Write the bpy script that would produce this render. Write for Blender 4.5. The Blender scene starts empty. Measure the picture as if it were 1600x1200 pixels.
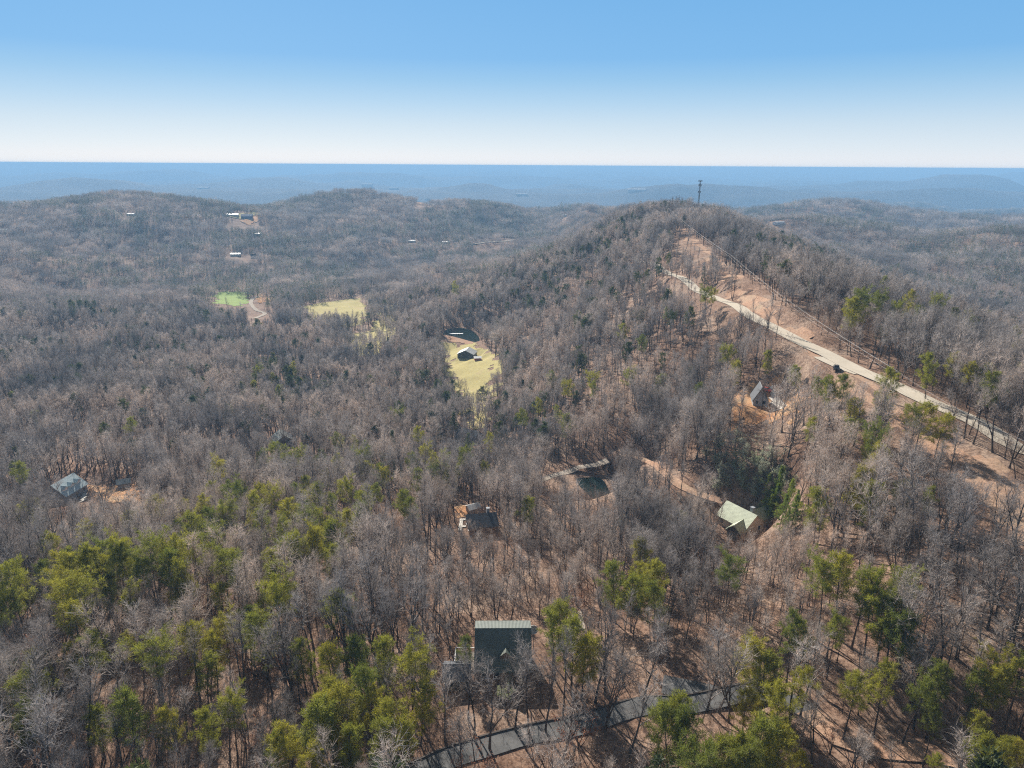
import bpy, bmesh, math, random
import numpy as np
from mathutils import Vector, Matrix

C = bpy.context.scene
COL = C.collection
R = math.radians
rng = np.random.default_rng(7)
random.seed(7)

# ------------------------------------------------------------------ camera
F = 1111.0                       # focal length in pixels of the 1600-wide photograph
CAM_H = 95.0
PITCH = R(17.1)
cam_d = bpy.data.cameras.new('camera'); cam = bpy.data.objects.new('camera', cam_d); COL.objects.link(cam)
cam_d.sensor_width = 36.0; cam_d.lens = 36.0 * F / 1600.0
cam_d.clip_start = 1.0; cam_d.clip_end = 200000.0
CAMM = Matrix.Translation((0, 0, CAM_H)) @ Matrix.Rotation(R(90) - PITCH, 4, 'X') @ Matrix.Rotation(R(0.36), 4, 'Z')
cam.matrix_world = CAMM
C.camera = cam

# ------------------------------------------------------------------ sky, sun, exposure
SKY_GAIN = 0.675
SUN_EL, SUN_AZ = R(31), R(-21)   # the sun stands ahead of the camera, a little to one side
world = bpy.data.worlds.new('World'); C.world = world; world.use_nodes = True
wn = world.node_tree; wn.nodes.clear()
sky = wn.nodes.new('ShaderNodeTexSky'); sky.sky_type = 'NISHITA'; sky.sun_disc = False
sky.sun_elevation = SUN_EL; sky.sun_rotation = SUN_AZ
sky.altitude = 400; sky.air_density = 1.0; sky.dust_density = 0.6; sky.ozone_density = 2.5
bg = wn.nodes.new('ShaderNodeBackground'); bg.inputs['Strength'].default_value = 0.10
wo = wn.nodes.new('ShaderNodeOutputWorld')
# the clear blue dome: white low down, deep blue above, over the Nishita sky
tcw = wn.nodes.new('ShaderNodeTexCoord'); spx = wn.nodes.new('ShaderNodeSeparateXYZ'); wr = wn.nodes.new('ShaderNodeValToRGB')
wn.links.new(tcw.outputs['Generated'], spx.inputs[0]); wn.links.new(spx.outputs['Z'], wr.inputs[0])
SKYC = [(0.0, (0.68, 0.72, 0.78)), (0.010, (0.68, 0.72, 0.78)), (0.023, (0.617, 0.694, 0.77)), (0.05, (0.50, 0.623, 0.738)), (0.077, (0.365, 0.545, 0.722)), (0.104, (0.25, 0.468, 0.70)), (0.13, (0.170, 0.405, 0.70)), (0.225, (0.135, 0.365, 0.672)), (0.45, (0.11, 0.15, 0.215)), (1.0, (0.09, 0.11, 0.145))]
el = wr.color_ramp.elements; el[0].position = SKYC[0][0]; el[0].color = (*SKYC[0][1], 1); el[1].position = 1.0; el[1].color = (*SKYC[-1][1], 1)
for p_, c_ in SKYC[1:-1]: e_ = el.new(p_); e_.color = (*c_, 1)
bg2 = wn.nodes.new('ShaderNodeBackground'); bg2.inputs['Strength'].default_value = SKY_GAIN; wn.links.new(wr.outputs[0], bg2.inputs['Color'])
wm = wn.nodes.new('ShaderNodeMixShader'); wm.inputs[0].default_value = 0.95
wn.links.new(sky.outputs[0], bg.inputs['Color']); wn.links.new(bg.outputs[0], wm.inputs[1]); wn.links.new(bg2.outputs[0], wm.inputs[2]); wn.links.new(wm.outputs[0], wo.inputs['Surface'])
sun_d = bpy.data.lights.new('sun', 'SUN'); sun_d.energy = 5.0; sun_d.angle = R(0.53); sun_d.color = (1.0, 0.94, 0.86)
sun = bpy.data.objects.new('sun', sun_d); COL.objects.link(sun)
SUNV = Vector((math.sin(SUN_AZ) * math.cos(SUN_EL), math.cos(SUN_AZ) * math.cos(SUN_EL), math.sin(SUN_EL)))
sun.rotation_euler = SUNV.to_track_quat('Z', 'Y').to_euler()
sun.location = (0, 0, 300)
C.view_settings.view_transform = 'Standard'; C.view_settings.look = 'None'
C.view_settings.exposure = 0.78; C.view_settings.gamma = 1.0
C.cycles.max_bounces = 5; C.cycles.diffuse_bounces = 2; C.cycles.glossy_bounces = 2
C.cycles.transmission_bounces = 3; C.cycles.transparent_max_bounces = 6; C.cycles.volume_bounces = 1
C.cycles.use_denoising = False; C.cycles.pixel_filter_type = 'BLACKMAN_HARRIS'; C.cycles.filter_width = 1.15
C.render.film_transparent = False

HAZE_DENSITY = 1.75e-4
HAZE_COLOR = (0.33, 0.59, 0.88)

# ------------------------------------------------------------------ small numpy noise
def _hash(ix, iy, s):
    h = (ix.astype(np.int64) * 374761393 + iy.astype(np.int64) * 668265263 + s * 1442695041) & 0x7fffffff
    h = ((h ^ (h >> 13)) * 1274126177) & 0x7fffffff
    return ((h ^ (h >> 16)) & 0xffff) / 65535.0
def vnoise(x, y, s=0):
    x = np.asarray(x, float); y = np.asarray(y, float)
    ix = np.floor(x); iy = np.floor(y); fx = x - ix; fy = y - iy
    fx = fx * fx * fx * (fx * (fx * 6 - 15) + 10); fy = fy * fy * fy * (fy * (fy * 6 - 15) + 10)
    a = _hash(ix, iy, s); b = _hash(ix + 1, iy, s); c = _hash(ix, iy + 1, s); d = _hash(ix + 1, iy + 1, s)
    return (a + (b - a) * fx) * (1 - fy) + (c + (d - c) * fx) * fy
def fbm(x, y, o=4, s=0):
    t = 0; a = 0.5; n = 0
    for k in range(o):
        t = t + a * vnoise(x * 2 ** k + 17.3 * k, y * 2 ** k - 9.1 * k, s + k); n += a; a *= 0.5
    return t / n

# ------------------------------------------------------------------ terrain
M3 = np.array(CAMM.to_3x3())
def ray(px, py):
    d = M3 @ np.array([(px - 800) / F, -(py - 600) / F, -1.0])
    return d
def project(x, y, z):
    q = np.stack([np.asarray(x, float), np.asarray(y, float), np.asarray(z, float) - CAM_H]) 
    c = M3.T @ q.reshape(3, -1)
    dep = -c[2]
    return 800 + F * c[0] / dep, 600 - F * c[1] / dep, dep

# survey points: direction of a spot seen from the drone, and the ground height there
SURVEY = [
 (880,1150,0),(800,1040,0.5),(100,1190,-3),(150,1010,-4),(500,1190,0),(1200,1190,4),(1500,1150,7),(1580,1190,9),(700,1195,0),
 (1150,1090,2),(100,790,-27),(440,690,-44),(735,690,-48),(745,825,-18),(925,748,-27),(860,745,-29),(1160,820,-8),
 (1190,640,12),(1340,582,30),(1450,632,30),(1600,692,29),(1600,775,25),(1450,690,26),(1240,530,31),(1190,500,31),(1120,415,34),
 (1035,336,40),(1060,330,40),(1062,358,38),(1080,375,36.5),(1096,392,35),(1145,440,33),(1165,458,32),(1090,398,31),(1060,385,30),(1045,428,20),(1130,472,24),(965,393,12),(1075,400,30),(1010,412,18),(1090,458,22),(920,380,6),(1413,880,17),(1560,950,20),(1300,905,8),(1100,1000,2),
 (1250,720,14),(1100,720,2),(1000,850,-14),(1000,610,-4),(850,640,-32),(850,520,-30),(733,552,-51),(735,620,-52),(700,525,-50),
 (600,600,-54),(550,520,-66),(530,485,-70),(358,467,-74),(410,480,-73),(700,900,-9),(500,900,-10),(300,720,-36),(300,880,-11),(100,600,-52),
 (100,500,-60),(300,560,-58),(0,450,-60),(500,600,-56),(560,720,-38),(620,800,-24),(400,800,-22),(800,420,-42),(690,430,-60),(620,460,-70),
 (800,370,-66),(950,450,-6),(960,520,-4),(1050,520,12),(1100,600,6),
 (1500,540,-10),(1500,470,-38),(1400,480,-18),(1300,480,6),(1400,420,-60),(1250,400,-36),(1300,375,-64),(1560,400,-58),(1570,370,-38),(1450,375,-64),
]
# crests and hollows: where the tree tops show, and how far off they are
CREST = [
 (0,318,1900),(60,312,1950),(110,303,2000),(180,299,2050),(260,307,2050),(330,318,2050),(430,320,2100),(500,306,2100),(560,301,2100),(620,307,2100),(660,312,2100),(720,312,2100),(780,321,2100),(830,337,2100),
 (-60,322,1900),(0,392,1350),(80,388,1400),(160,380,1450),(240,385,1450),(330,384,1500),(430,378,1500),(520,372,1550),(620,366,1600),(720,362,1650),(800,362,1600),
 (860,334,2500),(900,322,2300),(935,308,1900),(980,314,1500),(1010,316,1150),(1040,314,960),(1060,312,960),(1092,317,960),(1130,330,930),(1180,352,840),(1230,376,740),
 (1200,322,2300),(1250,318,2500),(1300,312,2600),(1350,316,2600),(1420,326,2500),(1500,332,2600),(1600,338,2600),
 (1240,340,1500),(1300,348,1500),(1380,352,1500),(1450,357,1480),(1510,351,1450),(1560,345,1400),(1600,344,1380),(1680,340,1380),
 (1300,388,1180),(1380,403,1130),(1450,412,1100),(1530,420,1050),(1600,400,1150),
]
POLAR = [   # bearing in degrees, distance in metres, ground height: the land outside the picture and behind the crests
 (-30,1250,-92),(-24,1200,-90),(-35,1150,-84),(-17,1200,-86),(-8,1150,-84),(-2,1400,-86),(1,1900,-90),
 (3,1400,-64),(6,1150,-30),(12.5,1150,12),(15,1150,-8),(14,1400,-60),(18,1150,-64),(20,1200,-84),(17,1900,-110),(10,1600,-50),(5,1700,-80),
 (-38,2700,-150),(-30,2700,-150),(-22,2700,-150),(-14,2750,-150),(-7,2750,-150),(-1,2900,-150),(5,2900,-140),(12,2000,-120),(24,1900,-130),(30,1900,-130),(36,1800,-125),(22,3100,-160),(30,3200,-160),(37,3200,-160),(12,2900,-150),
 (-45,150,-8),(-45,400,-40),(-45,900,-64),(-48,2000,-70),(45,130,24),(45,220,14),(46,400,-12),(46,900,-44),(48,2000,-90),
 (-90,60,-2),(90,60,14),(180,80,4),(150,150,14),(-150,150,0),(0,40,1),(120,300,10),(-120,300,-20),(180,400,10),(70,200,24),(-70,200,-12),
]
def rays_to_xy(px, py, z):
    d = ray(px, py); t = (z - CAM_H) / d[2]
    return d[0] * t, d[1] * t
pts = []
for px, py, z in SURVEY:
    x, y = rays_to_xy(px, py, z); pts.append((x, y, z))
for b, r_, z in POLAR:
    pts.append((math.sin(R(b)) * r_, math.cos(R(b)) * r_, z))
for px, py, D in CREST:
    d = ray(px, py); d = d / math.hypot(d[0], d[1]); pts.append((d[0] * D, d[1] * D, CAM_H + d[2] * D - 13))
pts = np.array(pts)
def uv(x, y):
    r_ = np.sqrt(x * x + y * y); 
    return np.arctan2(x, y) * 1.0, 0.95 * np.log(r_ + 60.0)
PU, PV = uv(pts[:, 0], pts[:, 1])
def kern(d): return np.sqrt(d * d + 0.0016) 
Kd = np.hypot(PU[:, None] - PU[None], PV[:, None] - PV[None])
n = len(pts)
A = np.zeros((n + 1, n + 1)); A[:n, :n] = -kern(Kd) + np.eye(n) * 0.003; A[:n, n] = 1; A[n, :n] = 1
W = np.linalg.solve(A, np.append(pts[:, 2], 0))
def h_near(x, y):
    u, v = uv(x, y); out = np.full(x.shape, W[n])
    for i in range(n):
        out -= W[i] * kern(np.hypot(u - PU[i], v - PV[i]))
    return out
def sstep(a, b, t):
    t = np.clip((t - a) / (b - a), 0, 1); return t * t * (3 - 2 * t)
def h_far(x, y):
    r_ = np.hypot(x, y); b = np.arctan2(x, y)
    rn = np.maximum(1 - np.abs(2 * fbm(x / 5200 + .13 * np.sin(y / 2100), y / 2300, 4, 11) - 1) * 5.0, -.6)
    z = -200 + 110 * rn * (.35 + 1.1 * fbm(x / 9000, y / 6000, 2, 23)) + 70 * (fbm(x / 1500, y / 1000, 3, 17) - .5)
    z = z + 75 * np.maximum(0, fbm(x / 5200 + 3, y / 2600, 3, 31) - 0.52) * sstep(5000, 9000, r_) * 2.0
    for bd, dd, w, hh in ((-3, 6900, 5, 95), (14, 6300, 6, 85), (26, 6900, 5, 80), (-19, 8300, 6, 100), (5, 9300, 5, 125), (31, 9200, 8, 120), (-31, 7400, 5, 100), (-12, 11500, 7, 130), (20, 12500, 7, 140), (-2, 14500, 6, 130), (-27, 13500, 6, 140), (34, 15000, 5, 150)):
        z = z + hh * np.exp(-((b - R(bd)) / R(w)) ** 2) * np.exp(-((r_ - dd) / 420) ** 2) * (.7 + .6 * fbm(b * 25, r_ / 3000, 3, 13))
    z = z * (1 - sstep(16000, 34000, r_)) + sstep(16000, 34000, r_) * (62 + 16 * fbm(x / 9000, y / 9000, 3, 5) )
    return z
SPINE = [(118, 100), (112, 223), (107, 293), (125, 446), (150, 620), (169, 800), (215, 960)]
def h_base(x, y):
    x = np.asarray(x, float); y = np.asarray(y, float)
    r_ = np.hypot(x, y)
    t = sstep(2650, 3900, r_)
    z = np.where(t < 1, h_near(x, y), 0.0) * (1 - t) + h_far(x, y) * t
    rd = np.full(x.shape, 1e9)
    for (ax, ay), (bx, by) in zip(SPINE[:-1], SPINE[1:]):
        tt = np.clip(((x - ax) * (bx - ax) + (y - ay) * (by - ay)) / ((bx - ax) ** 2 + (by - ay) ** 2), 0, 1); rd = np.minimum(rd, np.hypot(x - ax - tt * (bx - ax), y - ay - tt * (by - ay)))
    calm = sstep(30, 220, rd)
    z = z + (fbm(x / 55, y / 55, 3, 2) - 0.5) * 7 * (sstep(90, 400, r_) * 0.8 + 0.2) * (.15 + .85 * calm)
    z = z + (fbm(x / 260, y / 260, 3, 3) - 0.5) * 40 * sstep(500, 1500, r_) * calm
    return z

def axis(fine_lo, fine_hi, step, lo, hi, g):
    a = list(np.arange(fine_lo, fine_hi + 0.1, step))
    s = step; v = a[-1]
    while v < hi: s *= g; v += s; a.append(v)
    s = step; v = a[0]; pre = []
    while v > lo: s *= g; v -= s; pre.append(v)
    return np.array(pre[::-1] + a)
GX = axis(-210, 210, 3.0, -52000, 52000, 1.030)
GY = axis(60, 430, 3.0, -3000, 52000, 1.027)
gx, gy = np.meshgrid(GX, GY)
GZ = h_base(gx, gy)

def hm(x, y):
    x = np.asarray(x, float); y = np.asarray(y, float)
    i = np.clip(np.searchsorted(GX, x) - 1, 0, len(GX) - 2); j = np.clip(np.searchsorted(GY, y) - 1, 0, len(GY) - 2)
    fx = (x - GX[i]) / (GX[i + 1] - GX[i]); fy = (y - GY[j]) / (GY[j + 1] - GY[j])
    return (GZ[j, i] * (1 - fx) + GZ[j, i + 1] * fx) * (1 - fy) + (GZ[j + 1, i] * (1 - fx) + GZ[j + 1, i + 1] * fx) * fy
_T = np.concatenate([np.arange(60, 1200, 1.0), np.geomspace(1200, 45000, 2500)])
def at(px, py, dz=0.0):
    """the spot where the line of sight first comes down to dz above the ground"""
    d = ray(px, py); d = d / math.hypot(d[0], d[1])
    z = CAM_H + d[2] * _T; g = hm(d[0] * _T, d[1] * _T) + dz
    k = np.nonzero(z <= g)[0]
    k = k[0] if len(k) else len(_T) - 1
    k = max(k, 1)
    a = z[k - 1] - g[k - 1]; b = z[k] - g[k]
    t = _T[k - 1] + (_T[k] - _T[k - 1]) * (a / (a - b) if a != b else 0)
    return float(d[0] * t), float(d[1] * t)
def atl(l): return [at(*p) for p in l]

def densify(p, step):
    p = np.array(p, float)
    if len(p) > 2:                                   # Catmull-Rom through the points
        q = [];  P = np.vstack([2 * p[0] - p[1], p, 2 * p[-1] - p[-2]])
        for i in range(1, len(P) - 2):
            m = max(2, int(np.hypot(*(P[i + 1] - P[i])) / step))
            for t in np.arange(m) / m:
                q.append(0.5 * (2 * P[i] + (P[i + 1] - P[i - 1]) * t + (2 * P[i - 1] - 5 * P[i] + 4 * P[i + 1] - P[i + 2]) * t * t + (3 * P[i] - P[i - 1] - 3 * P[i + 1] + P[i + 2]) * t ** 3))
        q.append(p[-1]); return np.array(q)
    m = max(2, int(np.hypot(*(p[1] - p[0])) / step)); t = np.linspace(0, 1, m + 1)[:, None]
    return p[0] * (1 - t) + p[1] * t
def polydist(x, y, line):
    best = np.full(np.shape(x), 1e18); arg = np.zeros(np.shape(x))
    for i in range(len(line) - 1):
        a = line[i]; b = line[i + 1]; ab = b - a; L = ab @ ab + 1e-9
        t = np.clip(((x - a[0]) * ab[0] + (y - a[1]) * ab[1]) / L, 0, 1)
        d = (x - a[0] - t * ab[0]) ** 2 + (y - a[1] - t * ab[1]) ** 2
        m = d < best; best = np.where(m, d, best); arg = np.where(m, i + t, arg)
    return np.sqrt(best), arg
def inpoly(x, y, poly):
    x = np.asarray(x, float); y = np.asarray(y, float); r_ = np.zeros(x.shape, bool); k = len(poly)
    for i in range(k):
        x1, y1 = poly[i]; x2, y2 = poly[(i + 1) % k]
        c = (y1 > y) != (y2 > y)
        r_ ^= c & (x < (x2 - x1) * (y - y1) / ((y2 - y1) if y2 != y1 else 1e-9) + x1)
    return r_

# ---- roads, traced on the ground, then cut level into it
ROADS = {}
def road(key, px, width, step=2.5):
    ROADS[key] = dict(line=densify(atl(px), step), w=width)
road('drive', [(640,1215),(690,1190),(760,1165),(830,1147),(900,1135),(960,1117),(1010,1104),(1080,1100),(1135,1090),(1175,1082),(1215,1088),(1262,1108)], 4.6)
road('track', [(1262,1108),(1310,1150),(1380,1170),(1450,1182),(1530,1206),(1600,1230)], 4.2)
road('parking_spur', [(1130,1090),(1085,1078),(1035,1072)], 5.2)
road('ridge_road', [(1690,735),(1600,694),(1520,656),(1450,627),(1395,600),(1340,578),(1290,553),(1245,530),(1205,510),(1170,492),(1130,472),(1090,455),(1045,428),(1010,410),(965,393),(920,380)], 6.8, 4)
road('lay_by', [(1345,585),(1318,580),(1292,572),(1282,566)], 6.0)
road('pond_lane', [(838,752),(868,744),(905,733),(930,727),(950,714)], 4.2)
road('valley_lane', [(975,705),(1010,720),(1050,748),(1085,768),(1110,778),(1130,785)], 4.0)
road('hill_drive', [(430,462),(403,464),(392,472),(400,484),(414,490),(398,497)], 5, 4)
road('valley_road', [(735,382),(765,378),(800,375),(835,369),(858,361)], 9, 6)
for key, r_ in ROADS.items():
    L = r_['line']; z = hm(L[:, 0], L[:, 1])
    k = 9; zp = np.pad(z, k // 2, mode='edge'); z = np.convolve(zp, np.ones(k) / k, 'valid'); r_['z'] = z
    x0, y0 = L.min(0) - 16; x1, y1 = L.max(0) + 16
    I = np.nonzero((GX > x0) & (GX < x1))[0]; J = np.nonzero((GY > y0) & (GY < y1))[0]
    if len(I) == 0 or len(J) == 0: continue
    sl = np.ix_(J, I); d, a = polydist(gx[sl], gy[sl], L)
    zz = np.interp(a, np.arange(len(z)), z); hw = r_['w'] / 2
    t = 1 - sstep(hw + 2.5, hw + 8, d)
    GZ[sl] = GZ[sl] * (1 - t) + (zz - 0.12) * t
# ---- level pads under houses and ponds
def pad(x, y, r_, z=None, soft=8):
    m = (np.abs(gx - x) < r_ + soft) & (np.abs(gy - y) < r_ + soft)
    if z is None: z = float(hm(x, y))
    t = 1 - sstep(r_, r_ + soft, np.hypot(gx - x, gy - y)); GZ[:] = np.where(m, GZ * (1 - t) + z * t, GZ)
    return z

# ------------------------------------------------------------------ object helpers
def tag(o, label=None, cat=None, group=None, kind=None):
    if label: o['label'] = label
    if cat: o['category'] = cat
    if group: o['group'] = group
    if kind: o['kind'] = kind
    return o
def mesh_obj(name, V, Fc, mats, parent=None, mi=None, smooth=False, link=True):
    me = bpy.data.meshes.new(name); me.from_pydata([tuple(v) for v in V], [], [tuple(f) for f in Fc])
    for m in (mats if isinstance(mats, (list, tuple)) else [mats]): me.materials.append(m)
    if mi is not None: me.polygons.foreach_set('material_index', np.array(mi, np.int32))
    if smooth: me.polygons.foreach_set('use_smooth', np.ones(len(me.polygons), bool))
    me.update()
    o = bpy.data.objects.new(name, me)
    if link: COL.objects.link(o)
    if parent: o.parent = parent
    return o
def empty(name, loc, rz=0.0):
    o = bpy.data.objects.new(name, None); COL.objects.link(o); o.location = loc; o.rotation_euler = (0, 0, rz); o.empty_display_size = 0.5
    return o
def copy_thing(root, loc, rz, sc, tilt=(0, 0)):
    r_ = root.copy(); COL.objects.link(r_); r_.location = loc; r_.rotation_euler = (tilt[0], tilt[1], rz); r_.scale = sc
    for ch in root.children:
        c = ch.copy(); COL.objects.link(c); c.parent = r_
        for g in ch.children:
            e = g.copy(); COL.objects.link(e); e.parent = c
    return r_
class MB:
    def __init__(s): s.V = []; s.F = []; s.M = []
    def quad(s, a, b, c, d, m=0):
        k = len(s.V); s.V += [a, b, c, d]; s.F.append((k, k + 1, k + 2, k + 3)); s.M.append(m)
    def poly(s, p, m=0):
        k = len(s.V); s.V += list(p); s.F.append(tuple(range(k, k + len(p)))); s.M.append(m)
    def box(s, x0, y0, z0, x1, y1, z1, m=0):
        k = len(s.V); s.V += [(x0,y0,z0),(x1,y0,z0),(x1,y1,z0),(x0,y1,z0),(x0,y0,z1),(x1,y0,z1),(x1,y1,z1),(x0,y1,z1)]
        for f in ((0,3,2,1),(4,5,6,7),(0,1,5,4),(1,2,6,5),(2,3,7,6),(3,0,4,7)): s.F.append(tuple(k + i for i in f)); s.M.append(m)
    def tube(s, P, rad, sides=6, m=0, cap=True):
        P = [Vector(p) for p in P]; k0 = len(s.V); n_ = len(P)
        for i, p in enumerate(P):
            d = (P[min(i + 1, n_ - 1)] - P[max(i - 1, 0)]).normalized()
            u = d.cross(Vector((0.31, 0.2, 0.93)) if abs(d.z) < 0.9 else Vector((1, 0.1, 0))).normalized(); w = d.cross(u)
            for q in range(sides):
                a = 2 * math.pi * q / sides; v = p + (u * math.cos(a) + w * math.sin(a)) * rad[i]; s.V.append((v.x, v.y, v.z))
        for i in range(n_ - 1):
            for q in range(sides):
                a = k0 + i * sides + q; b = k0 + i * sides + (q + 1) % sides
                s.F.append((a, b, b + sides, a + sides)); s.M.append(m)
        if cap and sides > 2:
            s.F.append(tuple(k0 + (n_ - 1) * sides + q for q in range(sides))); s.M.append(m)
    def slab(s, P, t, m=0):
        """a planar polygon given thickness t downwards along its normal"""
        P = [Vector(p) for p in P]; nn = (P[1] - P[0]).cross(P[2] - P[0]).normalized()
        if nn.z < 0: P.reverse(); nn = -nn
        Q = [p - nn * t for p in P]; k = len(s.V); n_ = len(P)
        s.V += [tuple(p) for p in P] + [tuple(q) for q in Q]
        s.F.append(tuple(range(k, k + n_))); s.F.append(tuple(range(k + 2 * n_ - 1, k + n_ - 1, -1))); s.M += [m, m]
        for i in range(n_):
            j = (i + 1) % n_; s.F.append((k + i, k + n_ + i, k + n_ + j, k + j)); s.M.append(m)
    def build(s, name, mats, parent=None, smooth=False, link=True): return mesh_obj(name, s.V, s.F, mats, parent, s.M, smooth, link)

# ------------------------------------------------------------------ materials
def mat(name): 
    m = bpy.data.materials.new(name); m.use_nodes = True; nt = m.node_tree
    return m, nt, nt.nodes['Principled BSDF'], nt.nodes['Material Output']
def N(nt, t, **kw):
    o = nt.nodes.new(t)
    for k, v in kw.items():
        if k in o.inputs: o.inputs[k].default_value = v
        else: setattr(o, k, v)
    return o
def ramp(nt, stops):
    r_ = nt.nodes.new('ShaderNodeValToRGB'); e = r_.color_ramp.elements
    e[0].position, e[0].color = stops[0][0], (*stops[0][1], 1); e[1].position, e[1].color = stops[-1][0], (*stops[-1][1], 1)
    for p, c in stops[1:-1]:
        q = e.new(p); q.color = (*c, 1)
    return r_
def objcoord(nt): return N(nt, 'ShaderNodeNewGeometry').outputs['Position']
def noise(nt, vec, scale, detail=4, rough=0.6):
    t = N(nt, 'ShaderNodeTexNoise'); t.inputs['Scale'].default_value = scale; t.inputs['Detail'].default_value = detail; t.inputs['Roughness'].default_value = rough
    if vec is not None: nt.links.new(vec, t.inputs['Vector'])
    return t.outputs['Fac']
def mix(nt, fac, a, b):
    t = N(nt, 'ShaderNodeMix', data_type='RGBA')
    for s, v in ((t.inputs[0], fac), (t.inputs[6], a), (t.inputs[7], b)):
        if isinstance(v, (tuple, list)): s.default_value = (*v, 1)
        elif isinstance(v, float): s.default_value = v
        else: nt.links.new(v, s)
    return t.outputs[2]
def mul(nt, a, b):
    t = N(nt, 'ShaderNodeMix', data_type='RGBA', blend_type='MULTIPLY'); t.inputs[0].default_value = 1.0
    nt.links.new(a, t.inputs[6]); nt.links.new(b, t.inputs[7]); return t.outputs[2]
def ground_mat(name, stops, s1=0.06, s2=0.9, rough=0.95, bump=0.5, fine=((0.55, 0.55, 0.55), (1.25, 1.25, 1.25))):
    m, nt, b, out = mat(name); p = objcoord(nt)
    r1 = ramp(nt, stops); nt.links.new(noise(nt, p, s1, 6, 0.65), r1.inputs[0])
    n2 = noise(nt, p, s2, 5, 0.75); r2 = ramp(nt, [(0.3, fine[0]), (0.7, fine[1])]); nt.links.new(n2, r2.inputs[0])
    x = N(nt, 'ShaderNodeMix', data_type='RGBA', blend_type='MULTIPLY'); x.inputs[0].default_value = 1.0
    nt.links.new(r1.outputs[0], x.inputs[6]); nt.links.new(r2.outputs[0], x.inputs[7])
    nt.links.new(x.outputs[2], b.inputs['Base Color']); b.inputs['Roughness'].default_value = rough; b.inputs['Specular IOR Level'].default_value = 0.04
    bm_ = N(nt, 'ShaderNodeBump'); bm_.inputs['Strength'].default_value = bump; bm_.inputs['Distance'].default_value = 0.3
    nt.links.new(n2, bm_.inputs['Height']); nt.links.new(bm_.outputs[0], b.inputs['Normal'])
    return m
def plain(name, col, rough=0.7, metal=0.0, var=0.18, scale=0.8, spec=0.4):
    m, nt, b, out = mat(name); p = objcoord(nt)
    c2 = tuple(min(1, c * (1 + var)) for c in col); c1 = tuple(c * (1 - var) for c in col)
    r_ = ramp(nt, [(0.3, c1), (0.7, c2)]); nt.links.new(noise(nt, p, scale, 5), r_.inputs[0]); nt.links.new(r_.outputs[0], b.inputs['Base Color'])
    b.inputs['Roughness'].default_value = rough; b.inputs['Metallic'].default_value = metal; b.inputs['Specular IOR Level'].default_value = spec
    return m
def roof_mat(name, col, rough=0.45, metal=0.2, seam=2.2):
    """standing-seam metal: ribs run down the slope, object space"""
    m, nt, b, out = mat(name); tc = N(nt, 'ShaderNodeTexCoord')
    w = N(nt, 'ShaderNodeTexWave', wave_type='BANDS', bands_direction='X'); w.inputs['Scale'].default_value = seam / 3.14 * 1.6; w.inputs['Distortion'].default_value = 0.0
    nt.links.new(tc.outputs['Object'], w.inputs['Vector'])
    r_ = ramp(nt, [(0.35, tuple(c * 0.82 for c in col)), (0.75, tuple(min(1, c * 1.15) for c in col))]); nt.links.new(noise(nt, tc.outputs['Object'], 0.7, 5), r_.inputs[0])
    nt.links.new(r_.outputs[0], b.inputs['Base Color']); b.inputs['Roughness'].default_value = rough; b.inputs['Metallic'].default_value = metal
    bm_ = N(nt, 'ShaderNodeBump'); bm_.inputs['Strength'].default_value = 0.4; bm_.inputs['Distance'].default_value = 0.05
    nt.links.new(w.outputs['Fac'], bm_.inputs['Height']); nt.links.new(bm_.outputs[0], b.inputs['Normal'])
    return m
def bark_mat(name, c1, c2, per=0.35, thin=0.0):
    m, nt, b, out = mat(name); oi = N(nt, 'ShaderNodeObjectInfo')
    c = mix(nt, oi.outputs['Random'], c1, c2)
    p = objcoord(nt); r_ = ramp(nt, [(0.3, (1 - per,) * 3), (0.7, (1 + per,) * 3)]); nt.links.new(noise(nt, p, 1.6, 4, 0.7), r_.inputs[0])
    rp = ramp(nt, [(0.36, (0.58, 0.60, 0.64)), (0.5, (1.0, 0.99, 0.98)), (0.64, (1.36, 1.26, 1.17))]); nt.links.new(noise(nt, p, 0.018, 3, 0.6), rp.inputs[0]); c = mul(nt, c, rp.outputs[0])
    x = N(nt, 'ShaderNodeMix', data_type='RGBA', blend_type='MULTIPLY'); x.inputs[0].default_value = 1.0
    nt.links.new(c, x.inputs[6]); nt.links.new(r_.outputs[0], x.inputs[7]); nt.links.new(x.outputs[2], b.inputs['Base Color'])
    b.inputs['Roughness'].default_value = 0.85; b.inputs['Specular IOR Level'].default_value = 0.25
    if thin:      # round twigs show some of their lit side from everywhere
        tr = N(nt, 'ShaderNodeBsdfTranslucent'); nt.links.new(x.outputs[2], tr.inputs['Color'])
        ms = N(nt, 'ShaderNodeMixShader'); ms.inputs[0].default_value = thin
        nt.links.new(b.outputs[0], ms.inputs[1]); nt.links.new(tr.outputs[0], ms.inputs[2]); nt.links.new(ms.outputs[0], out.inputs['Surface'])
    return m
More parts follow.
